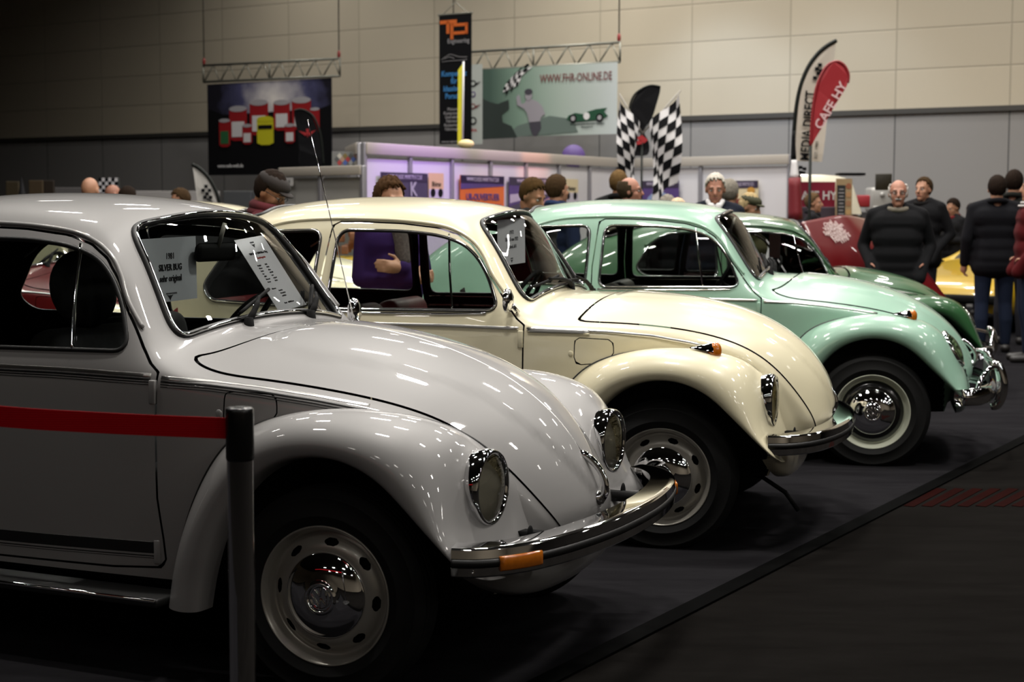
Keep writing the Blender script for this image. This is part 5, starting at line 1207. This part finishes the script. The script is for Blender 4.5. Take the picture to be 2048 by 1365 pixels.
# ------------------------------------------------------------------ people
def remesh(name,g,m,parent=None,vox=.010,smooth=5,**k):
    o=obj(name,g,m,parent,**k)
    md=o.modifiers.new('r','REMESH'); md.mode='VOXEL'; md.voxel_size=vox; md.use_smooth_shade=True
    s=o.modifiers.new('s','SMOOTH'); s.iterations=smooth; s.factor=.5
    dg=bpy.context.evaluated_depsgraph_get(); dg.update(); me=bpy.data.meshes.new_from_object(o.evaluated_get(dg)); me.name=name
    o.modifiers.clear(); old=o.data; o.data=me
    if not me.materials: me.materials.append(m)
    me.polygons.foreach_set('use_smooth',np.ones(len(me.polygons),dtype=bool)); bpy.data.meshes.remove(old)
    return o
def cap(a,b,r0,r1,n=12):
    """tapered limb with round ends"""
    a,b=np.array(a,float),np.array(b,float); d=b-a; L=np.linalg.norm(d)+1e-9; d/=L
    P=[];R=[]
    for t in (-.999,-.92,-.7,-.35): P.append(a+d*r0*t); R.append(r0*math.sqrt(1-t*t))
    for t in (0,.25,.5,.75,1): P.append(a+d*L*t); R.append(r0+(r1-r0)*t)
    for t in (.35,.7,.92,.999): P.append(b+d*r1*t); R.append(r1*math.sqrt(1-t*t))
    return tube(P,R,False,n)
def hand(wr,dirn,palm,s,curl=.5):
    """palm with four bent fingers of different lengths and a thumb from its side"""
    d=np.array(dirn,float); d/=np.linalg.norm(d); n=np.array(palm,float); n-=d*np.dot(n,d); n/=np.linalg.norm(n); sd=np.cross(d,n)*s
    w=np.array(wr,float); gs=[cap(w,w+d*.07,.030,.036),cap(w+d*.045-sd*.018,w+d*.085-sd*.022,.020,.016),cap(w+d*.045+sd*.018,w+d*.085+sd*.022,.020,.016)]
    for k,(off,L) in enumerate(((-.030,.070),(-.010,.080),(.010,.075),(.029,.060))):
        a=w+d*.088+sd*off; b=a+(d*math.cos(curl*.5)+n*math.sin(curl*.5))*L*.5; c=b+(d*math.cos(curl*1.6)+n*math.sin(curl*1.6))*L*.5
        gs+= [cap(a,b,.0100,.0092,8),cap(b,c,.0092,.0078,8)]
    a=w+d*.02-sd*.028; b=a+(d*.6-sd*.75+n*.2)*.042; c=b+(d*.9-sd*.25+n*.35)*.034
    gs+=[cap(a,b,.0135,.011,8),cap(b,c,.011,.009,8)]
    return gs
SK=[mat('skin_%s'%n,c,.55,bump=None) for n,c in (('fair',(.40,.20,.12)),('ruddy',(.38,.17,.11)),('tan',(.34,.16,.085)))]
LIP=mat('lip',(.25,.07,.06),.5); EYE=mat('eye_dark',(.02,.015,.012),.3); EYW=mat('eye_white',(.5,.47,.44),.4)
def cloth(name,c,r=.9): return mat(name,c,r,spec=.15)
def person(px,py,Yd,label,face=0.,pitch=0.,skin=0,hair=('short',(.02,.013,.008)),top=(.010,.010,.012),bottom=(.015,.015,.02),arms='down',lean=0.,extra=(),name='person',wide=1.,collar=None,topname='jacket',turn=0.,H=None):
    """px,py = where the top of the head is seen, Yd = distance; face: 0 looks at the camera, +90 to the picture's right"""
    P=at(px,py,Yd); h=P[2] if H is None else H
    hk=h/(1-.0*lean); 
    yaw=math.radians(-90+face)
    # a bent head lowers the crown: keep the crown where it is seen
    sc=hk/1.72; sc=min(max(sc,.80),1.12)
    root=empty(name,(P[0],P[1],0),yaw,label,'person','visitors at the car show')
    hz=1.72*sc-.115*sc
    pv=np.array([-.012,0,hz-.10*sc])           # head pivot
    cp,sp=math.cos(pitch),math.sin(pitch); ct,stn=math.cos(turn),math.sin(turn)
    def HR(p):   # head frame -> body frame
        p=np.array(p)*sc; x=p[0]*cp+p[2]*sp; z=-p[0]*sp+p[2]*cp; y=p[1]
        return pv+np.array([x*ct-y*stn,x*stn+y*ct,z+.10*sc*(1-0)])-np.array([0,0,.0])
    drop=np.array([0,0,(HR((-.01,0,.125))[2]-(hz+.125*sc))])
    HRo=HR
    def HR(p): return HRo(p)
    def ell(c,r,n=20,m=14):
        V,F=ball((0,0,0),r,n,m); return [tuple(HR(np.array(c)+np.array(v))) for v in V],F
    def hc(a,b,r0,r1): return cap(HR(a),HR(b),r0*sc,r1*sc,10)
    S=lambda x,y,z: np.array([x,y*wide,z])*sc
    skin_g=[ell((-.012,0,.022),(.096,.076,.100)),ell((.030,0,-.040),(.066,.058,.085)),ell((.066,0,-.098),(.026,.030,.022)),
        hc((.092,0,.012),(.112,0,-.026),.010,.014),hc((.074,-.034,.024),(.074,.034,.024),.017,.017),hc((.080,-.020,-.066),(.080,.020,-.066),.012,.012),
        ell((.045,.040,-.028),(.035,.022,.030)),ell((.045,-.040,-.028),(.035,.022,.030)),ell((-.008,.080,-.008),(.019,.010,.032),10,8),ell((-.008,-.080,-.008),(.019,.010,.032),10,8),
        cap(HR((-.022,0,-.07)),S(-.030,0,1.44),.056*sc,.064*sc)]
    sh=[S(-.02,.19,1.41),S(-.02,-.19,1.41)]
    body=[]
    def trunk(k): return [cap(S(-.015,.11,1.33),S(-.015,-.11,1.33),(.115+k)*sc,(.115+k)*sc),cap(S(-.0,.08,1.20),S(0,-.08,1.20),(.120+k)*sc,(.120+k)*sc),cap(S(.0,.075,1.05),S(0,-.075,1.05),(.118+k)*sc,(.118+k)*sc),cap(S(-.01,.08,.94),S(-.01,-.08,.94),(.118+k)*sc,(.118+k)*sc),
        cap(sh[0],S(-.03,.05,1.47),(.052+k*.8)*sc,(.045+k*.5)*sc),cap(sh[1],S(-.03,-.05,1.47),(.052+k*.8)*sc,(.045+k*.5)*sc)]
    A={}
    for s,i in ((1,0),(-1,1)):
        if arms=='down': el=S(-.05,.25*s,1.12); wr=S(.03,.255*s,.88); hd=(wr-el,(0,-s,0))
        elif arms=='crossed': el=S(.01,.245*s,1.13); wr=S(.185,-.05*s,1.16+.035*s); hd=(S(.02,-.20*s,.02),(-1,0,0))
        elif arms=='pocket': el=S(-.10,.27*s,1.13); wr=S(.06,.215*s,.97); hd=(S(.05,-.03*s,-.1),(0,-s,0))
        elif arms=='hold': el=S(-.02,.235*s,1.13); wr=S(.24,.09*s,1.13); hd=(S(.1,-.05*s,.02),(0,0,1 if s>0 else 1))
        A[s]=(sh[i],el,wr,hd)
    def arm(s,k): a,e,w,_=A[s]; return [cap(a,e,(.050+k)*sc,(.041+k)*sc),cap(e,w,(.041+k)*sc,(.029+k)*sc)]
    def leg(s,k,ankle=.085): hp=S(0,.090*s,.90); kn=S(.015,.100*s,.49); an=S(-.02,.105*s,ankle); return [cap(hp,kn,(.088+k)*sc,(.058+k)*sc),cap(kn,S(-.02,.104*s,.32),(.056+k)*sc,(.056+k)*sc),cap(S(-.02,.104*s,.32),an,(.054+k)*sc,(.038+k)*sc)]
    foot=lambda s,k: [cap(S(-.045,.105*s,.045),S(.13,.120*s,.036),(.040+k)*sc,(.034+k)*sc)]
    full=skin_g+trunk(-.012)+arm(1,-.004)+arm(-1,-.004)+leg(1,-.01)+leg(-1,-.01)+foot(1,-.008)+foot(-1,-.008)
    for s in (1,-1): full+=hand(A[s][2],A[s][3][0],A[s][3][1],s,.7)
    bd=remesh('body',join(*full),SK[skin],root,vox=.0085*sc,smooth=3)
    # face details
    for s in (1,-1):
        e=obj('eye',ell((.077,.033*s,.003),(.010,.013,.0085),10,8),EYW,bd); obj('pupil',ell((.0845,.033*s,.003),(.004,.006,.006),8,6),EYE,e)
        obj('eyebrow',hc((.089,.020*s,.030),(.080,.046*s,.028),.005,.004),mat('brow',tuple(c*.8 for c in hair[1]) if hair[0]!='bald' else (.10,.06,.04),.8),bd)
    obj('mouth',hc((.092,-.020,-.064),(.092,.020,-.064),.0045,.0045),LIP,bd)
    # hair
    if hair[0]!='bald':
        hm=mat('hair_%02x%02x%02x'%tuple(int(c*255) for c in hair[1]),hair[1],.9,spec=.08,noise=(45,.45))
        V,F=ball((-.016,0,.030),(.103,.084,.106),40,28); V=np.array(V)
        rnd=np.array([math.sin(v[0]*140+v[2]*60)*math.sin(v[1]*120+v[2]*90) for v in V])
        amp={'short':.004,'long':.006,'curly':.014,'rim':.004,'white':.006}.get(hair[0],.005)
        c0=np.array([-.016,0,.030]); V=c0+(V-c0)*(1+rnd*amp*8)[:,None]*(1.05 if hair[0]=='curly' else 1)
        def keepv(v):
            if hair[0]=='rim': return v[0]<.030 and -.085<v[2]<.055 or (v[0]<-.01 and -.085<v[2]<.09)
            nz=.012*math.sin(v[1]*190+v[2]*40)+.006*math.sin(v[1]*420)
            if v[2]<-.085: return False
            if v[0]>.030+nz and v[2]<.082+nz-.35*max(0,abs(v[1])-.050): return False
            if v[0]>.010 and v[2]<.015+nz: return False
            if v[0]>-.02 and v[2]<-.02: return False
            return True
        keep=[f for f in F if all(keepv(V[i]) for i in f)]
        used=sorted({i for f in keep for i in f}); mp={a:b for b,a in enumerate(used)}
        hg=([tuple(HR(V[i])) for i in used],[tuple(mp[i] for i in f) for f in keep])
        ho=obj('hair',hg,hm,bd); so=ho.modifiers.new('thickness','SOLIDIFY'); so.thickness=.012; so.offset=0
        if hair[0]=='long':
            obj('long_hair',join(*[cap(HR((-.06,y_,.02)),S(-.10,y_*1.1,1.22),.040*sc,.030*sc) for y_ in (-.05,0,.05)]),hm,bd)
    # clothes
    if top:
        tm_=cloth(topname+'_%02x%02x%02x'%tuple(int(c*255) for c in top),top)
        jk=remesh(topname,join(*(trunk(.022)+arm(1,.018)+arm(-1,.018)+[cap(S(-.01,.09,.86),S(-.01,-.09,.86),.135*sc,.135*sc)]+([cap(A[s][2],A[s][2]+np.array(A[s][3][0])/np.linalg.norm(A[s][3][0])*.15,.050*sc,.062*sc) for s in (1,-1)] if arms=='pocket' else []))),tm_,root,vox=.011*sc,smooth=14)
        cm=cloth('collar_%02x%02x%02x'%tuple(int(c*255) for c in (collar or top)),collar or top)
        obj('collar',tube([tuple(S(-.028+.082*math.cos(a),.080*math.sin(a),1.475-.022*math.cos(a))) for a in np.linspace(0,2*PI,24,endpoint=False)],.026*sc,True,8),cm,jk)
    if bottom: remesh('trousers',join(*(leg(1,.012,.10)+leg(-1,.012,.10)+[cap(S(-.01,.07,.93),S(-.01,-.07,.93),.122*sc,.122*sc)])),cloth('trousers_%02x%02x%02x'%tuple(int(c*255) for c in bottom),bottom),root,vox=.012*sc,smooth=12)
    for s in (1,-1): obj('shoe',join(*foot(s,.006)),mat('dark_shoe',(.012,.010,.009),.5),root)
    if 'glasses' in extra:
        gm=mat('spectacle_frame',(.02,.02,.02),.3,.3); gs=[]
        for s in (1,-1):
            gs.append(tube([tuple(HR((.096,.034*s+.022*math.cos(a),.004+.016*math.sin(a)))) for a in np.linspace(0,2*PI,16,endpoint=False)],.0022*sc,True,5)); gs.append(tube([tuple(HR((.094,.056*s,.008))),tuple(HR((.0,.083*s,.012)))],.0022*sc,False,5))
        gs.append(tube([tuple(HR((.098,-.012,.006))),tuple(HR((.098,.012,.006)))],.0022*sc,False,5)); obj('glasses',join(*gs),gm,bd)
    if 'moustache' in extra: obj('moustache',hc((.098,-.022,-.052),(.098,.022,-.052),.007,.007),mat('grey_whiskers',(.30,.28,.26),.8),bd)
    if 'cap' in extra or 'green_cap' in extra:
        cm=mat('olive_cap',(.035,.035,.012),.8) if 'green_cap' in extra else mat('dark_flat_cap',(.014,.009,.007),.85)
        V,F=ball((-.008,0,.066),(.112,.090,.062),28,16); obj('flat_cap',join(([tuple(HR(v)) for v in V],F),([tuple(HR(v)) for v in ball((.092,0,.046),(.050,.062,.013),20,10)[0]],ball((0,0,0),1,20,10)[1])),cm,bd)
    if 'scarf' in extra:
        scm=mat('dark_red_scarf',(.075,.006,.010),.95,noise=(25,.5))
        for k in range(3): obj('scarf',tube([tuple(S(-.025+(.092+.012*k)*math.cos(a),(.092+.014*k)*math.sin(a),1.515-.042*k-.02*math.cos(a))) for a in np.linspace(0,2*PI,24,endpoint=False)],.034*sc,True,8),scm,root)
    if 'strap' in extra: obj('strap',tube([S(.10,.04,1.30),S(.07,.08,1.44),S(-.02,.11,1.50),S(-.12,.04,1.36),S(-.17,-.03,1.15)],.020*sc,False,8,flat=.4),mat('light_blue_strap',(.10,.17,.26),.8),root)
    if 'shirt' in extra: obj('shirt_front',join(cap(S(.085,.03,1.46),S(.118,.0,1.30),.030*sc,.020*sc),cap(S(.085,-.03,1.46),S(.118,.0,1.30),.030*sc,.020*sc),cap(S(.04,.062,1.50),S(.09,.03,1.44),.022*sc,.020*sc),cap(S(.04,-.062,1.50),S(.09,-.03,1.44),.022*sc,.020*sc)),mat('white_shirt',(.60,.58,.58),.7),root)
    if 'stripes' in extra:
        for k in range(2): obj('collar_stripe',tube([tuple(S(-.03+(.115+.02*k)*math.cos(a),(.12+.03*k)*math.sin(a),1.475-.03*k)) for a in np.linspace(0,2*PI,24,endpoint=False)],.012*sc,True,6),mat('white_stripe',(.5,.48,.46),.8),root)
    if 'booklet' in extra:
        q=(A[1][2]+A[-1][2])/2+np.array([.10,0,.02])
        b_=obj('booklet',xf(box(.15,.22,.012,bev=.002),tuple(np.array(root.location)+np.array(Matrix.Rotation(yaw,3,'Z')@Vector(q))),(0,-.5,yaw)),mat('red_booklet',(.25,.02,.03),.5),label='red booklet held by the young man looking down',cat='booklet')
    if 'skirt' in extra: obj('long_skirt',xf(lathe([(.001,.98*sc),(.15*sc,.97*sc),(.19*sc,.85*sc),(.23*sc,.40*sc),(.24*sc,.38*sc),(.001,.38*sc)],28),(0,0,0),(0,0,0),(.8,1.05,1)),mat('dark_skirt_cloth',(.008,.008,.012),.9),root)
    if 'blouse' in extra: obj('blouse_front',cap(S(.105,0,1.42),S(.135,0,1.24),.060*sc,.045*sc),mat('patterned_blouse',(.10,.08,.075),.8,noise=(70,.9)),root)
    return root
BR=(.045,.026,.012); DK=(.016,.010,.007); WH=(.50,.46,.40); GR=(.20,.18,.15); BL=(.11,.065,.025)
def people():
    person(182,357,14.8,'bald visitor seen from behind at the left, in front of the small chequered flag',face=165,skin=0,hair=('bald',DK))
    person(229,371,19.0,'bald reddish visitor beside the small chequered flag',face=120,skin=1,hair=('bald',DK))
    person(259,377,15.4,'dark haired visitor just right of the two bald visitors',face=150,hair=('short',DK))
    person(357,381,15.3,'dark haired visitor looking down, left of the small feather flag',face=-60,pitch=.25,hair=('short',BR))
    person(545,348,9.15,'person in dark flat cap and dark red scarf bending forward behind the cream car',face=70,pitch=.55,hair=('short',DK),top=(.07,.012,.016),extra=('cap','scarf','glasses'),skin=2)
    person(783,363,8.9,'curly haired woman in purple jacket with folded arms behind the cream car',face=35,pitch=.15,hair=('curly',(.055,.028,.012)),top=(.022,.008,.062),bottom=(.008,.008,.012),arms='crossed',wide=.92,extra=('blouse','skirt'),topname='cardigan')
    person(1068,362,11.2,'brown haired man looking down between the cream and mint cars',face=55,pitch=.45,hair=('short',(.055,.030,.010)),top=(.020,.020,.020),skin=2)
    person(1118,354,13.4,'dark haired man with navy collar, turned away beside the yellow poster',face=130,hair=('short',BR),top=(.012,.018,.045),collar=(.020,.032,.085))
    person(1238,345,15.8,'man in black with a light blue shoulder strap seen from behind',face=165,hair=('short',BL),top=(.008,.008,.009),extra=('strap',))
    person(1264,357,13.8,'balding man with glasses in profile behind the mint roof',face=80,skin=1,hair=('rim',(.05,.035,.02)),top=(.02,.022,.022),extra=('glasses',))
    person(1336,396,14.55,'grey haired person mostly hidden behind the mint roof',face=160,hair=('curly',GR))
    person(1358,401,13.9,'person with pale blond crown just above the mint roof',face=150,hair=('short',(.55,.42,.28)))
    person(1431,352,13.45,'white haired man in dark suit and white shirt facing the camera',face=-8,pitch=.18,skin=1,hair=('white',WH),top=(.008,.010,.018),extra=('shirt',))
    person(1461,363,14.45,'grey haired person close behind the white haired man',face=150,hair=('short',GR))
    person(1503,391,13.9,'person in olive cap looking down behind the dark green car',face=60,pitch=.3,hair=('long',(.36,.27,.14)),top=(.05,.045,.02),extra=('green_cap',))
    person(1630,389,19.0,'short haired man in dark jacket at the food truck',face=75,hair=('short',(.10,.06,.03)),top=(.008,.009,.014))
    person(1797,362,14.0,'old white haired man with glasses and moustache in a black coat',face=-12,skin=1,hair=('rim',(.42,.39,.36)),top=(.006,.006,.007),collar=(.16,.14,.11),extra=('glasses','moustache'),arms='pocket',wide=1.12)
    person(1846,358,17.3,'dark haired man in black coat looking over at the old man',face=-45,skin=0,hair=('short',BR),top=(.007,.006,.006),arms='pocket',wide=1.08)
    person(1905,398,20.6,'young man in dark jacket looking down at a red booklet',face=-65,pitch=.35,hair=('short',DK),top=(.010,.009,.010),collar=(.12,.01,.012),arms='hold',extra=('booklet',),H=1.54)
    person(1943,410,21.2,'small dark haired person behind the young man with booklet',face=-40,hair=('short',DK),H=1.48,extra=('glasses',))
    person(1994,355,15.6,'man in black jacket and jeans seen from behind at the right',face=172,hair=('short',DK),top=(.006,.006,.008),bottom=(.010,.015,.032),wide=1.12)
    person(2030,344,16.5,'dark haired visitor seen from behind in the right background',face=150,hair=('short',DK),top=(.012,.013,.011))
    person(2064,352,14.6,'person in red jacket with white collar stripes cut off by the right edge',face=-100,hair=('short',DK),top=(.065,.004,.005),bottom=(.010,.014,.035),arms='pocket',extra=('stripes',))
people()
# ------------------------------------------------------------------ the other vehicles
def sports_car(loc,rz,paint,label,open_hood=False,L=4.2,W=1.66):
    """low sports coupe: wedge nose, cabin, four wheels; x forward"""
    root=empty('car',loc,rz,label,'car','show cars in the background')
    rows=[]
    #   x     zbelt  ztop  half  bottom
    for x,zc,ze,hw,zb in ((2.02,.42,.40,.52,.30),(1.95,.55,.50,.66,.24),(1.75,.63,.56,.75,.20),(1.30,.70,.64,.80,.20),(.80,.78,.72,.82,.20),(.45,.84,.78,.83,.20),(.0,.86,.82,.83,.20),(-.6,.86,.82,.83,.20),(-1.2,.84,.80,.83,.20),(-1.75,.78,.72,.78,.24),(-2.05,.62,.58,.66,.34),(-2.12,.50,.48,.55,.38)):
        rows.append([(x,0,zc),(x,hw*.5,zc-.004),(x,hw*.82,zc-.03),(x,hw*.97,ze-.03),(x,hw,(ze+zb)/2),(x,hw*.97,zb+.06),(x,hw*.88,zb)])
    S=surf(np.array(rows),np.linspace(0,11,67),np.linspace(0,6,31),symm=True); S[:,0,1]=0; g=grid(S)
    n=normals(g)
    if n[31*30][2]<0: g=(g[0],[q[::-1] for q in g[1]])
    w=weld(g); V=np.asarray(w[0]); fm=[1 if (V[list(f)].mean(0)[2]<.60 and min(math.hypot(V[list(f)].mean(0)[0]-q,V[list(f)].mean(0)[2]-.31) for q in (1.25,-1.25))<.36) else 0 for f in w[1]]
    obj('body_shell',w,[paint,M['black']],root,fm=fm)
    cab=[]
    for x,zt,hw in ((.55,.80,.70),(.30,.95,.66),(-.05,1.15,.58),(-.35,1.22,.55),(-.75,1.22,.55),(-1.15,1.10,.55),(-1.55,.92,.58),(-1.75,.80,.60)):
        cab.append([(x,0,zt),(x,hw*.6,zt-.01),(x,hw*.92,zt-.06),(x,hw+.10*(zt-.78),.5*(zt+.80)),(x,hw+.12,.78)])
    S=surf(np.array(cab),np.linspace(0,7,43),np.linspace(0,4,21),symm=True); S[:,0,1]=0; g=grid(S); n=normals(g)
    if n[21*20][2]<0: g=(g[0],[q[::-1] for q in g[1]])
    w=weld(g); V=np.asarray(w[0]); fm=[]
    for f in w[1]:
        c=V[list(f)].mean(0); fm.append(2 if c[2]>1.05 else 1 if (c[2]<1.15 and ((c[0]>-.02 and abs(c[1])<.60) or (abs(c[1])>.52 and -1.2<c[0]<.2) or (c[0]<-1.15 and abs(c[1])<.5))) else 0)
    obj('cabin',w,[paint,mat('dark_car_glass',(.012,.014,.014),.05,coat=1),M['black_gloss']],root,fm=fm)
    obj('bumper',box(.10,1.40,.10,(2.03,0,.40),.03),M['black'],root)
    for x in (1.25,-1.25):
        for s in (1,-1):
            wl=obj('wheel',xf(lathe([(.19,-.08),(.29,-.09),(.31,-.06),(.31,.06),(.29,.09),(.19,.08)],40,'y'),(x,.73*s,.31)),M['tyre'],root); obj('rim',xf(lathe([(.001,.02),(.10,.05),(.17,.04),(.195,.085)],32,'y'),(x,.73*s,.31),(0,0,0 if s>0 else PI)),M['rim_grey'],wl)
    for s in (1,-1): obj('indicator',box(.02,.16,.05,(2.0,.5*s,.50),.008),M['amber'],root)
    return root
P_RED=mat('bright_red_paint',(.11,.0012,.003),.35,coat=1.0); P_YEL=mat('yellow_paint',(.52,.33,.008),.35,coat=1.0); P_DRED=mat('deep_red_paint',(.11,.002,.003),.35,coat=1.0); P_GREY=mat('grey_car_paint',(.12,.125,.125),.35,.3,coat=1.0)
def others():
    # red car with its bonnet tipped open towards the nose
    # the open bonnet is a bent sheet hinged low at the right, its free end up at the left
    root=empty('car',(3.75,14.9,0),-.12,'red car with tall open bonnet carrying white lettering, behind the dark green car','car','show cars in the background')
    tl_,tm_,tr_=at(1604,444,14.3),at(1690,430,14.6),at(1762,444,15.3); bl,bm,br=at(1668,610,14.2),at(1800,610,14.4),at(1900,606,14.9); mr=at(1838,515,15.1)
    Mi=root.matrix_basis.inverted(); bpy.context.view_layer.update()
    Mi=(Matrix.Translation((3.75,14.9,0))@Matrix.Rotation(-.12,4,'Z')).inverted()
    L=lambda p: np.array(Mi@Vector(p))
    rows=[]
    for t in np.linspace(0,1,9):
        bow=.07*math.sin(PI*t)
        r=[]
        for a,b in ((tl_,bl),((tl_+tm_)/2+np.array([0,0,.008]),(bl+bm)/2),(tm_+np.array([0,-.02,.012]),bm),((tm_+tr_)/2,(bm+br)/2),(tr_,br)):
            p=a+(b-a)*t; r.append(L(p+np.array([.02*bow,-bow,bow*.35])))
        rows.append(r)
    S=surf(np.array(rows),np.linspace(0,8,33),np.linspace(0,4,25)); g=grid(S); n=normals(g)
    if n[33*12][1]>0: g=(g[0],[q[::-1] for q in g[1]])
    hd=obj('bonnet',g,P_RED,root); so=hd.modifiers.new('thickness','SOLIDIFY'); so.thickness=.025
    lt=mat('bonnet_lettering',(.55,.42,.40),.5)
    B=bvh(g)
    def on(p0,p1,s,size,nl):
        for i,line in enumerate(s):
            t=(i+.5)/len(s); px=p0[0]+(p1[0]-p0[0])*t; py=p0[1]+(p1[1]-p0[1])*t
            o3=L((0,0,CAMH)); d3=L(at(px,py,14.))-o3; h=B.ray_cast(Vector(o3),Vector(d3).normalized())
            if h[0] is None: continue
            nn=np.array(h[1]); nn=nn if np.dot(nn,d3)<0 else -nn; u=L(at(p0[0],p0[1],14.3))-L(at(p1[0],p1[1],14.2)); u-=nn*np.dot(u,nn); u/=np.linalg.norm(u); r=np.cross(u,nn)
            fan_text(line,size,lt,tuple(np.array(h[0])+nn*.012),basis(r,u,nn),hd,'lettering',.001,'CENTER',True,.9)
    on((1652,446),(1690,484),['Opel','Vauxhall','Sportwagen','Freunde','Klassiker','Hamburg','1978'],.062,7)
    on((1736,447),(1748,456),['HH','Club'],.06,2)
    # the car under the bonnet
    rows=[]
    for x,zc,hw,zb in ((.62,.40,.55,.26),(.50,.50,.66,.22),(.1,.56,.74,.20),(-.5,.60,.78,.20),(-1.0,.78,.80,.20),(-1.7,.80,.80,.20),(-2.2,.74,.76,.22),(-2.5,.60,.66,.34)):
        rows.append([(x,0,zc),(x,hw*.6,zc-.01),(x,hw*.95,zc-.06),(x,hw,(zc+zb)/2),(x,hw*.93,zb)])
    S=surf(np.array(rows),np.linspace(0,7,40),np.linspace(0,4,17),symm=True); S[:,0,1]=0; g=grid(S); n=normals(g)
    if n[17*20][2]<0: g=(g[0],[q[::-1] for q in g[1]])
    g=(g[0]+np.array([0,.55,0,]) if False else [(v[0],v[1],v[2]) for v in g[0]],g[1]); w=weld(g); w=([(v[0],v[1]+.55,v[2]) for v in w[0]],w[1])
    obj('body_shell',w,P_RED,root)
    for x in (-.05,-1.9):
        for s in (1,-1): obj('wheel',xf(lathe([(.001,-.08),(.29,-.09),(.31,-.06),(.31,.06),(.29,.09),(.001,.08)],32,'y'),(x,.55+.70*s,.31)),M['tyre'],root)
    sports_car((6.27,19.55,0),-2.30,P_YEL,'yellow sports car with black bumper behind the visitors at the right')
    b2=dict(base,group='show cars in the background',mirrors=[],steer=0,turn=.3,wipers=base['wipers'],cat=1)
    make_car(dict(b2,label='cream old car seen through the side window of the nearer cream car',paint=P_CREAM,hood='std',lamp='up',bumper='box',rim='slots',belt='chrome',loc=(-1.35,13.1,0),rz=-.10,liner=LINER2))
    make_car(dict(b2,label='red old car with cream wings seen through the side window of the silver car',paint=P_DRED,fpaint=P_CREAM,hood='std',lamp='up',bumper='box',rim='slots',belt='chrome',loc=(-2.40,10.25,0),rz=-.30,liner=LINER2))
others()
# ------------------------------------------------------------------ lights of the hall and added fill lamps
def lamp(x,y,z,e,sx=.85,sy=.24,col=(1,.96,.90),rot=0.):
    l=bpy.data.lights.new('hall_or_fill_lamp','AREA'); l.shape='RECTANGLE'; l.size=sx; l.size_y=sy; l.energy=e; l.color=col; l.spread=math.radians(150)
    o=bpy.data.objects.new('hall_or_fill_lamp',l); COL.objects.link(o); o.location=(x,y,z); o.rotation_euler=(0,0,rot)
E0=float(__import__('os').environ.get('E0','1'))
for i in range(6):
    for j in range(7):
        x=-8.5+i*4.0+(j%2)*1.2; y=5.2+j*3.7
        k=math.exp(-((x-1.6)/6.2)**2)
        lamp(x,y,7.6,185*k*E0,rot=-.25)
for i in range(6):      # the dimmer aisle in front of the cars
    for y in (-8.5,-4.5): lamp(-9+i*4.0,y,7.6,27*E0,rot=-.25)
for x in (9.5,14.,18.5):     # added lamps right of the noses, brightening headlight lenses, chrome and near sides
    for j in range(3): lamp(x,-8.0+j*4.2,7.6,85*E0,rot=-.25)
def spot(p,t,e,col,size=.9,r=.08):
    l=bpy.data.lights.new('booth_spot','SPOT'); l.energy=e; l.color=col; l.spot_size=size; l.shadow_soft_size=r; l.spot_blend=.6
    o=bpy.data.objects.new('booth_spot',l); COL.objects.link(o); o.location=p; o.rotation_euler=(Vector(t)-Vector(p)).to_track_quat('-Z','Y').to_euler()
q=lambda s,z,off: np.array([*(pa[:2]+(pb[:2]-pa[:2])*s),z])+np.array([(pb-pa)[1],-(pb-pa)[0],0])/np.linalg.norm((pb-pa)[:2])*off
spot(tuple(q(.16,3.3,1.4)),tuple(q(.17,1.9,0)),170,(.45,.16,1.0),1.3)
spot(tuple(q(.45,3.3,1.3)),tuple(q(.50,2.2,0)),60,(.75,.35,1.0),1.2)
spot(tuple(q(.58,3.0,.9)),tuple(q(.60,2.2,0)),55,(1.0,.35,.12),.8)
# cool light on the far wall behind the flags
for px,e in ((1450,260),(1690,120)):
    t=wallpt(px,270); p=t+np.array([*(WN*2.2),1.9]); spot(tuple(p),tuple(t),e*.35,(.62,.78,1.0),1.5,.3)
w=bpy.data.worlds.new('hall_air'); SC.world=w; w.use_nodes=True; w.node_tree.nodes['Background'].inputs[0].default_value=(.5,.48,.45,1); w.node_tree.nodes['Background'].inputs[1].default_value=.004
SC.view_settings.view_transform='Standard'; SC.view_settings.look='None'; SC.view_settings.gamma=1; SC.view_settings.use_curve_mapping=False
SC.view_settings.exposure=float(__import__('os').environ.get('EXPO','0'))
cam.dof.use_dof=True; cam.dof.focus_distance=5.3; cam.dof.aperture_fstop=5.0
SC.cycles.use_denoising=True
